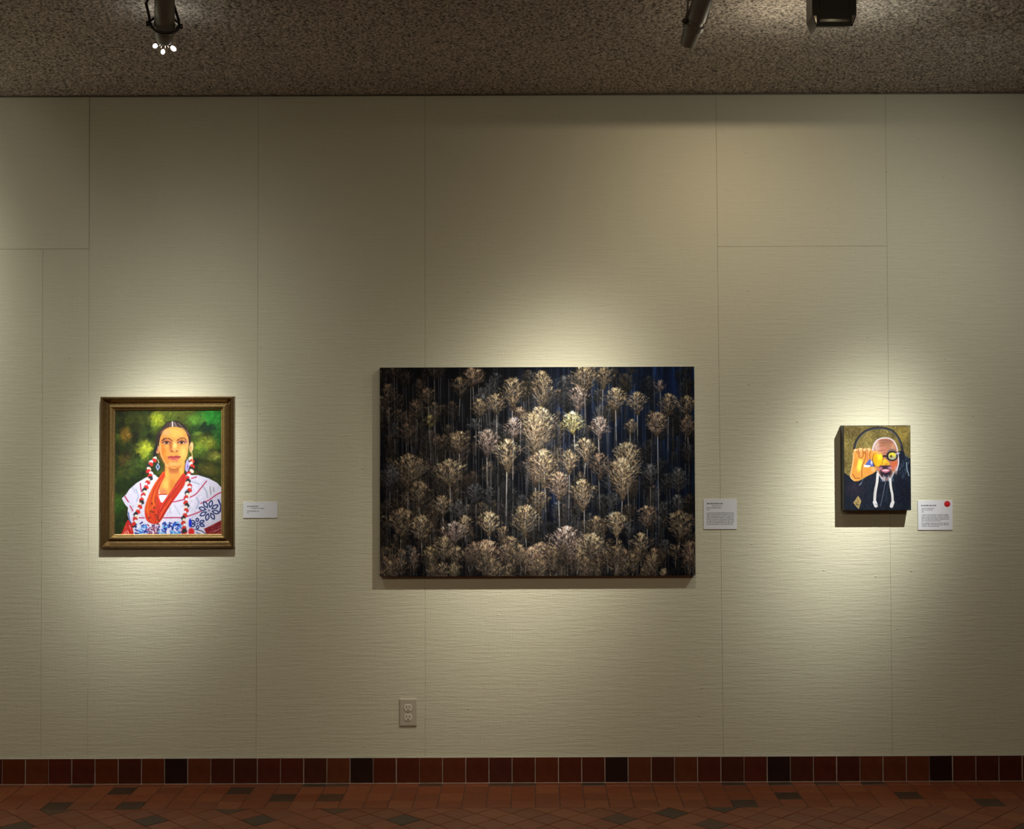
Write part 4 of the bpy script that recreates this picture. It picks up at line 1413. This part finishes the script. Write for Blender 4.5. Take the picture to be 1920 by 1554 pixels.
la = spotlight('track_spotlight', Q(309, -6, 1.35), Q(308, 79, 1.23), 'grey track spotlight with glowing white lamp tips above the framed portrait', 'gimbal')
for (px, py, r) in ((291, 86, 0.0068), (305.5, 97, 0.0062), (325, 91, 0.0074)):
    p = Q(px, py, 1.20)
    q = Q(308, 76, 1.225)
    mid = p + (q - p) * .35
    lathe('lamp_prong', q, mid, [(0, 0.005), (1, 0.0075)], M_alu, la, 12)
    d = (p - q).normalized()
    lathe('lens', p - d * r * 1.3, p + d * r * 1.3, [(0, r * .35), (0.2, r * .8), (0.5, r), (0.8, r * .8), (1, r * .3)], M_glow, la, 20)['label'] = 'glowing lens tip'
lb = spotlight('track_spotlight', Q(1320, -8, 1.345), Q(1288.5, 84, 1.235), 'grey cylindrical track spotlight tilted down to the left, over the large tree picture', 'cylinder')
spotlight('track_spotlight', Q(2064, -6, 1.35), Q(2050, 79, 1.235), 'grey track spotlight beyond the right edge, aimed at the small painting', 'cylinder')
spotlight('track_spotlight', Q(-336, -6, 1.35), Q(-331, 79, 1.235), 'grey track spotlight beyond the left edge of the view', 'cylinder')

# box flood lamp: open towards the wall, its top lip cuts the light off just under the ceiling
cx = C_POS.x
fl = thing('flood_light', (cx, -1.33, H - 0.02), 'dark square box flood light on the ceiling track above the small painting, rim glowing', 'flood light')
yB, yF = -1.345, -1.262            # back (towards the camera) and front
zb_ = Q(1562, 50, 1.345).z
zs1, zs0 = Q(1562, 36, 1.345).z, Q(1562, 41, 1.345).z
wt, wb_ = 0.068, 0.055              # half widths at top and bottom
zt_ = H - 0.021


def hw(z):
    return wb_ + (wt - wb_) * min(1, max(0, (z - zb_) / (0.035)))


def plate(name, pts, nrm, th, mat):
    """thick plate from a polygon"""
    nrm = Vector(nrm) * th
    n = len(pts)
    vs = [Vector(p) for p in pts] + [Vector(p) + nrm for p in pts]
    fs = [tuple(range(n)), tuple(range(2 * n - 1, n - 1, -1))] + [(i, n + i, n + (i + 1) % n, (i + 1) % n) for i in range(n)]
    o = meshobj(name, vs, fs, mat, fl)
    bm = bmesh.new(); bm.from_mesh(o.data); bmesh.ops.recalc_face_normals(bm, faces=bm.faces); bm.to_mesh(o.data); bm.free()
    return o


zk = zb_ + 0.035
for s_ in (-1, 1):
    plate('side_cheek', [(cx + s_ * wb_, yB, zb_), (cx + s_ * wb_, yF, zb_), (cx + s_ * wt, yF, zk), (cx + s_ * wt, yF, zt_), (cx + s_ * wt, yB, zt_), (cx + s_ * wt, yB, zk)], (-s_, 0, 0), 0.003, M_lampd)
bx = 0.045
box('back_panel', cx - bx, cx + bx, yB - 0.004, yB, zs1, zt_, M_lampd, fl, bevel=0.001)
for s_ in (-1, 1):
    xa, xb = sorted((cx + s_ * bx, cx + s_ * (wt - 0.004)))
    box('back_rail', xa, xb, yB, yB + 0.004, zk, zt_, M_lampd, fl)
    xa, xb = sorted((cx + s_ * bx, cx + s_ * (wb_ - 0.001)))
    box('back_rail', xa, xb, yB, yB + 0.004, zb_, zk, M_lampd, fl)
box('lower_bar', cx - wb_ + 0.002, cx + wb_ - 0.002, yB - 0.004, yB, zb_, zs0, M_lampd, fl, bevel=0.001)
box('top_plate', cx - wt, cx + wt, yB, yF, zt_ - 0.003, zt_, M_lampd, fl)
box('front_lip', cx - wt, cx + wt, yF - 0.002, yF, 2.7340, zt_, M_lampd, fl)
box('reflector', cx - wb_ + 0.006, cx + wb_ - 0.006, yB + 0.016, yB + 0.018, zb_ + 0.002, zb_ + 0.045, M_alu, fl)['label'] = 'bright aluminium reflector'
# point lights without lamp bodies, added to imitate fitting spill on the ceiling
light('added_glow', 'POINT', (cx - 0.12, -1.12, H - 0.21), None, 1.15, (1.15, 1.0, 0.74), radius=0.04)
light('added_glow', 'POINT', (cx + 0.16, -1.12, H - 0.21), None, 0.8, (1.0, 1.0, 0.86), radius=0.04)
light('added_glow', 'POINT', Q(308, 60, 1.12), None, 0.18, (1, 1.0, 0.9), radius=0.02)
light('added_glow', 'POINT', (cx, yB + 0.009, zb_ + 0.05), None, 0.06, (1.1, 1.0, 0.72), radius=0.004)  # added inside the box to brighten the reflector behind the slit
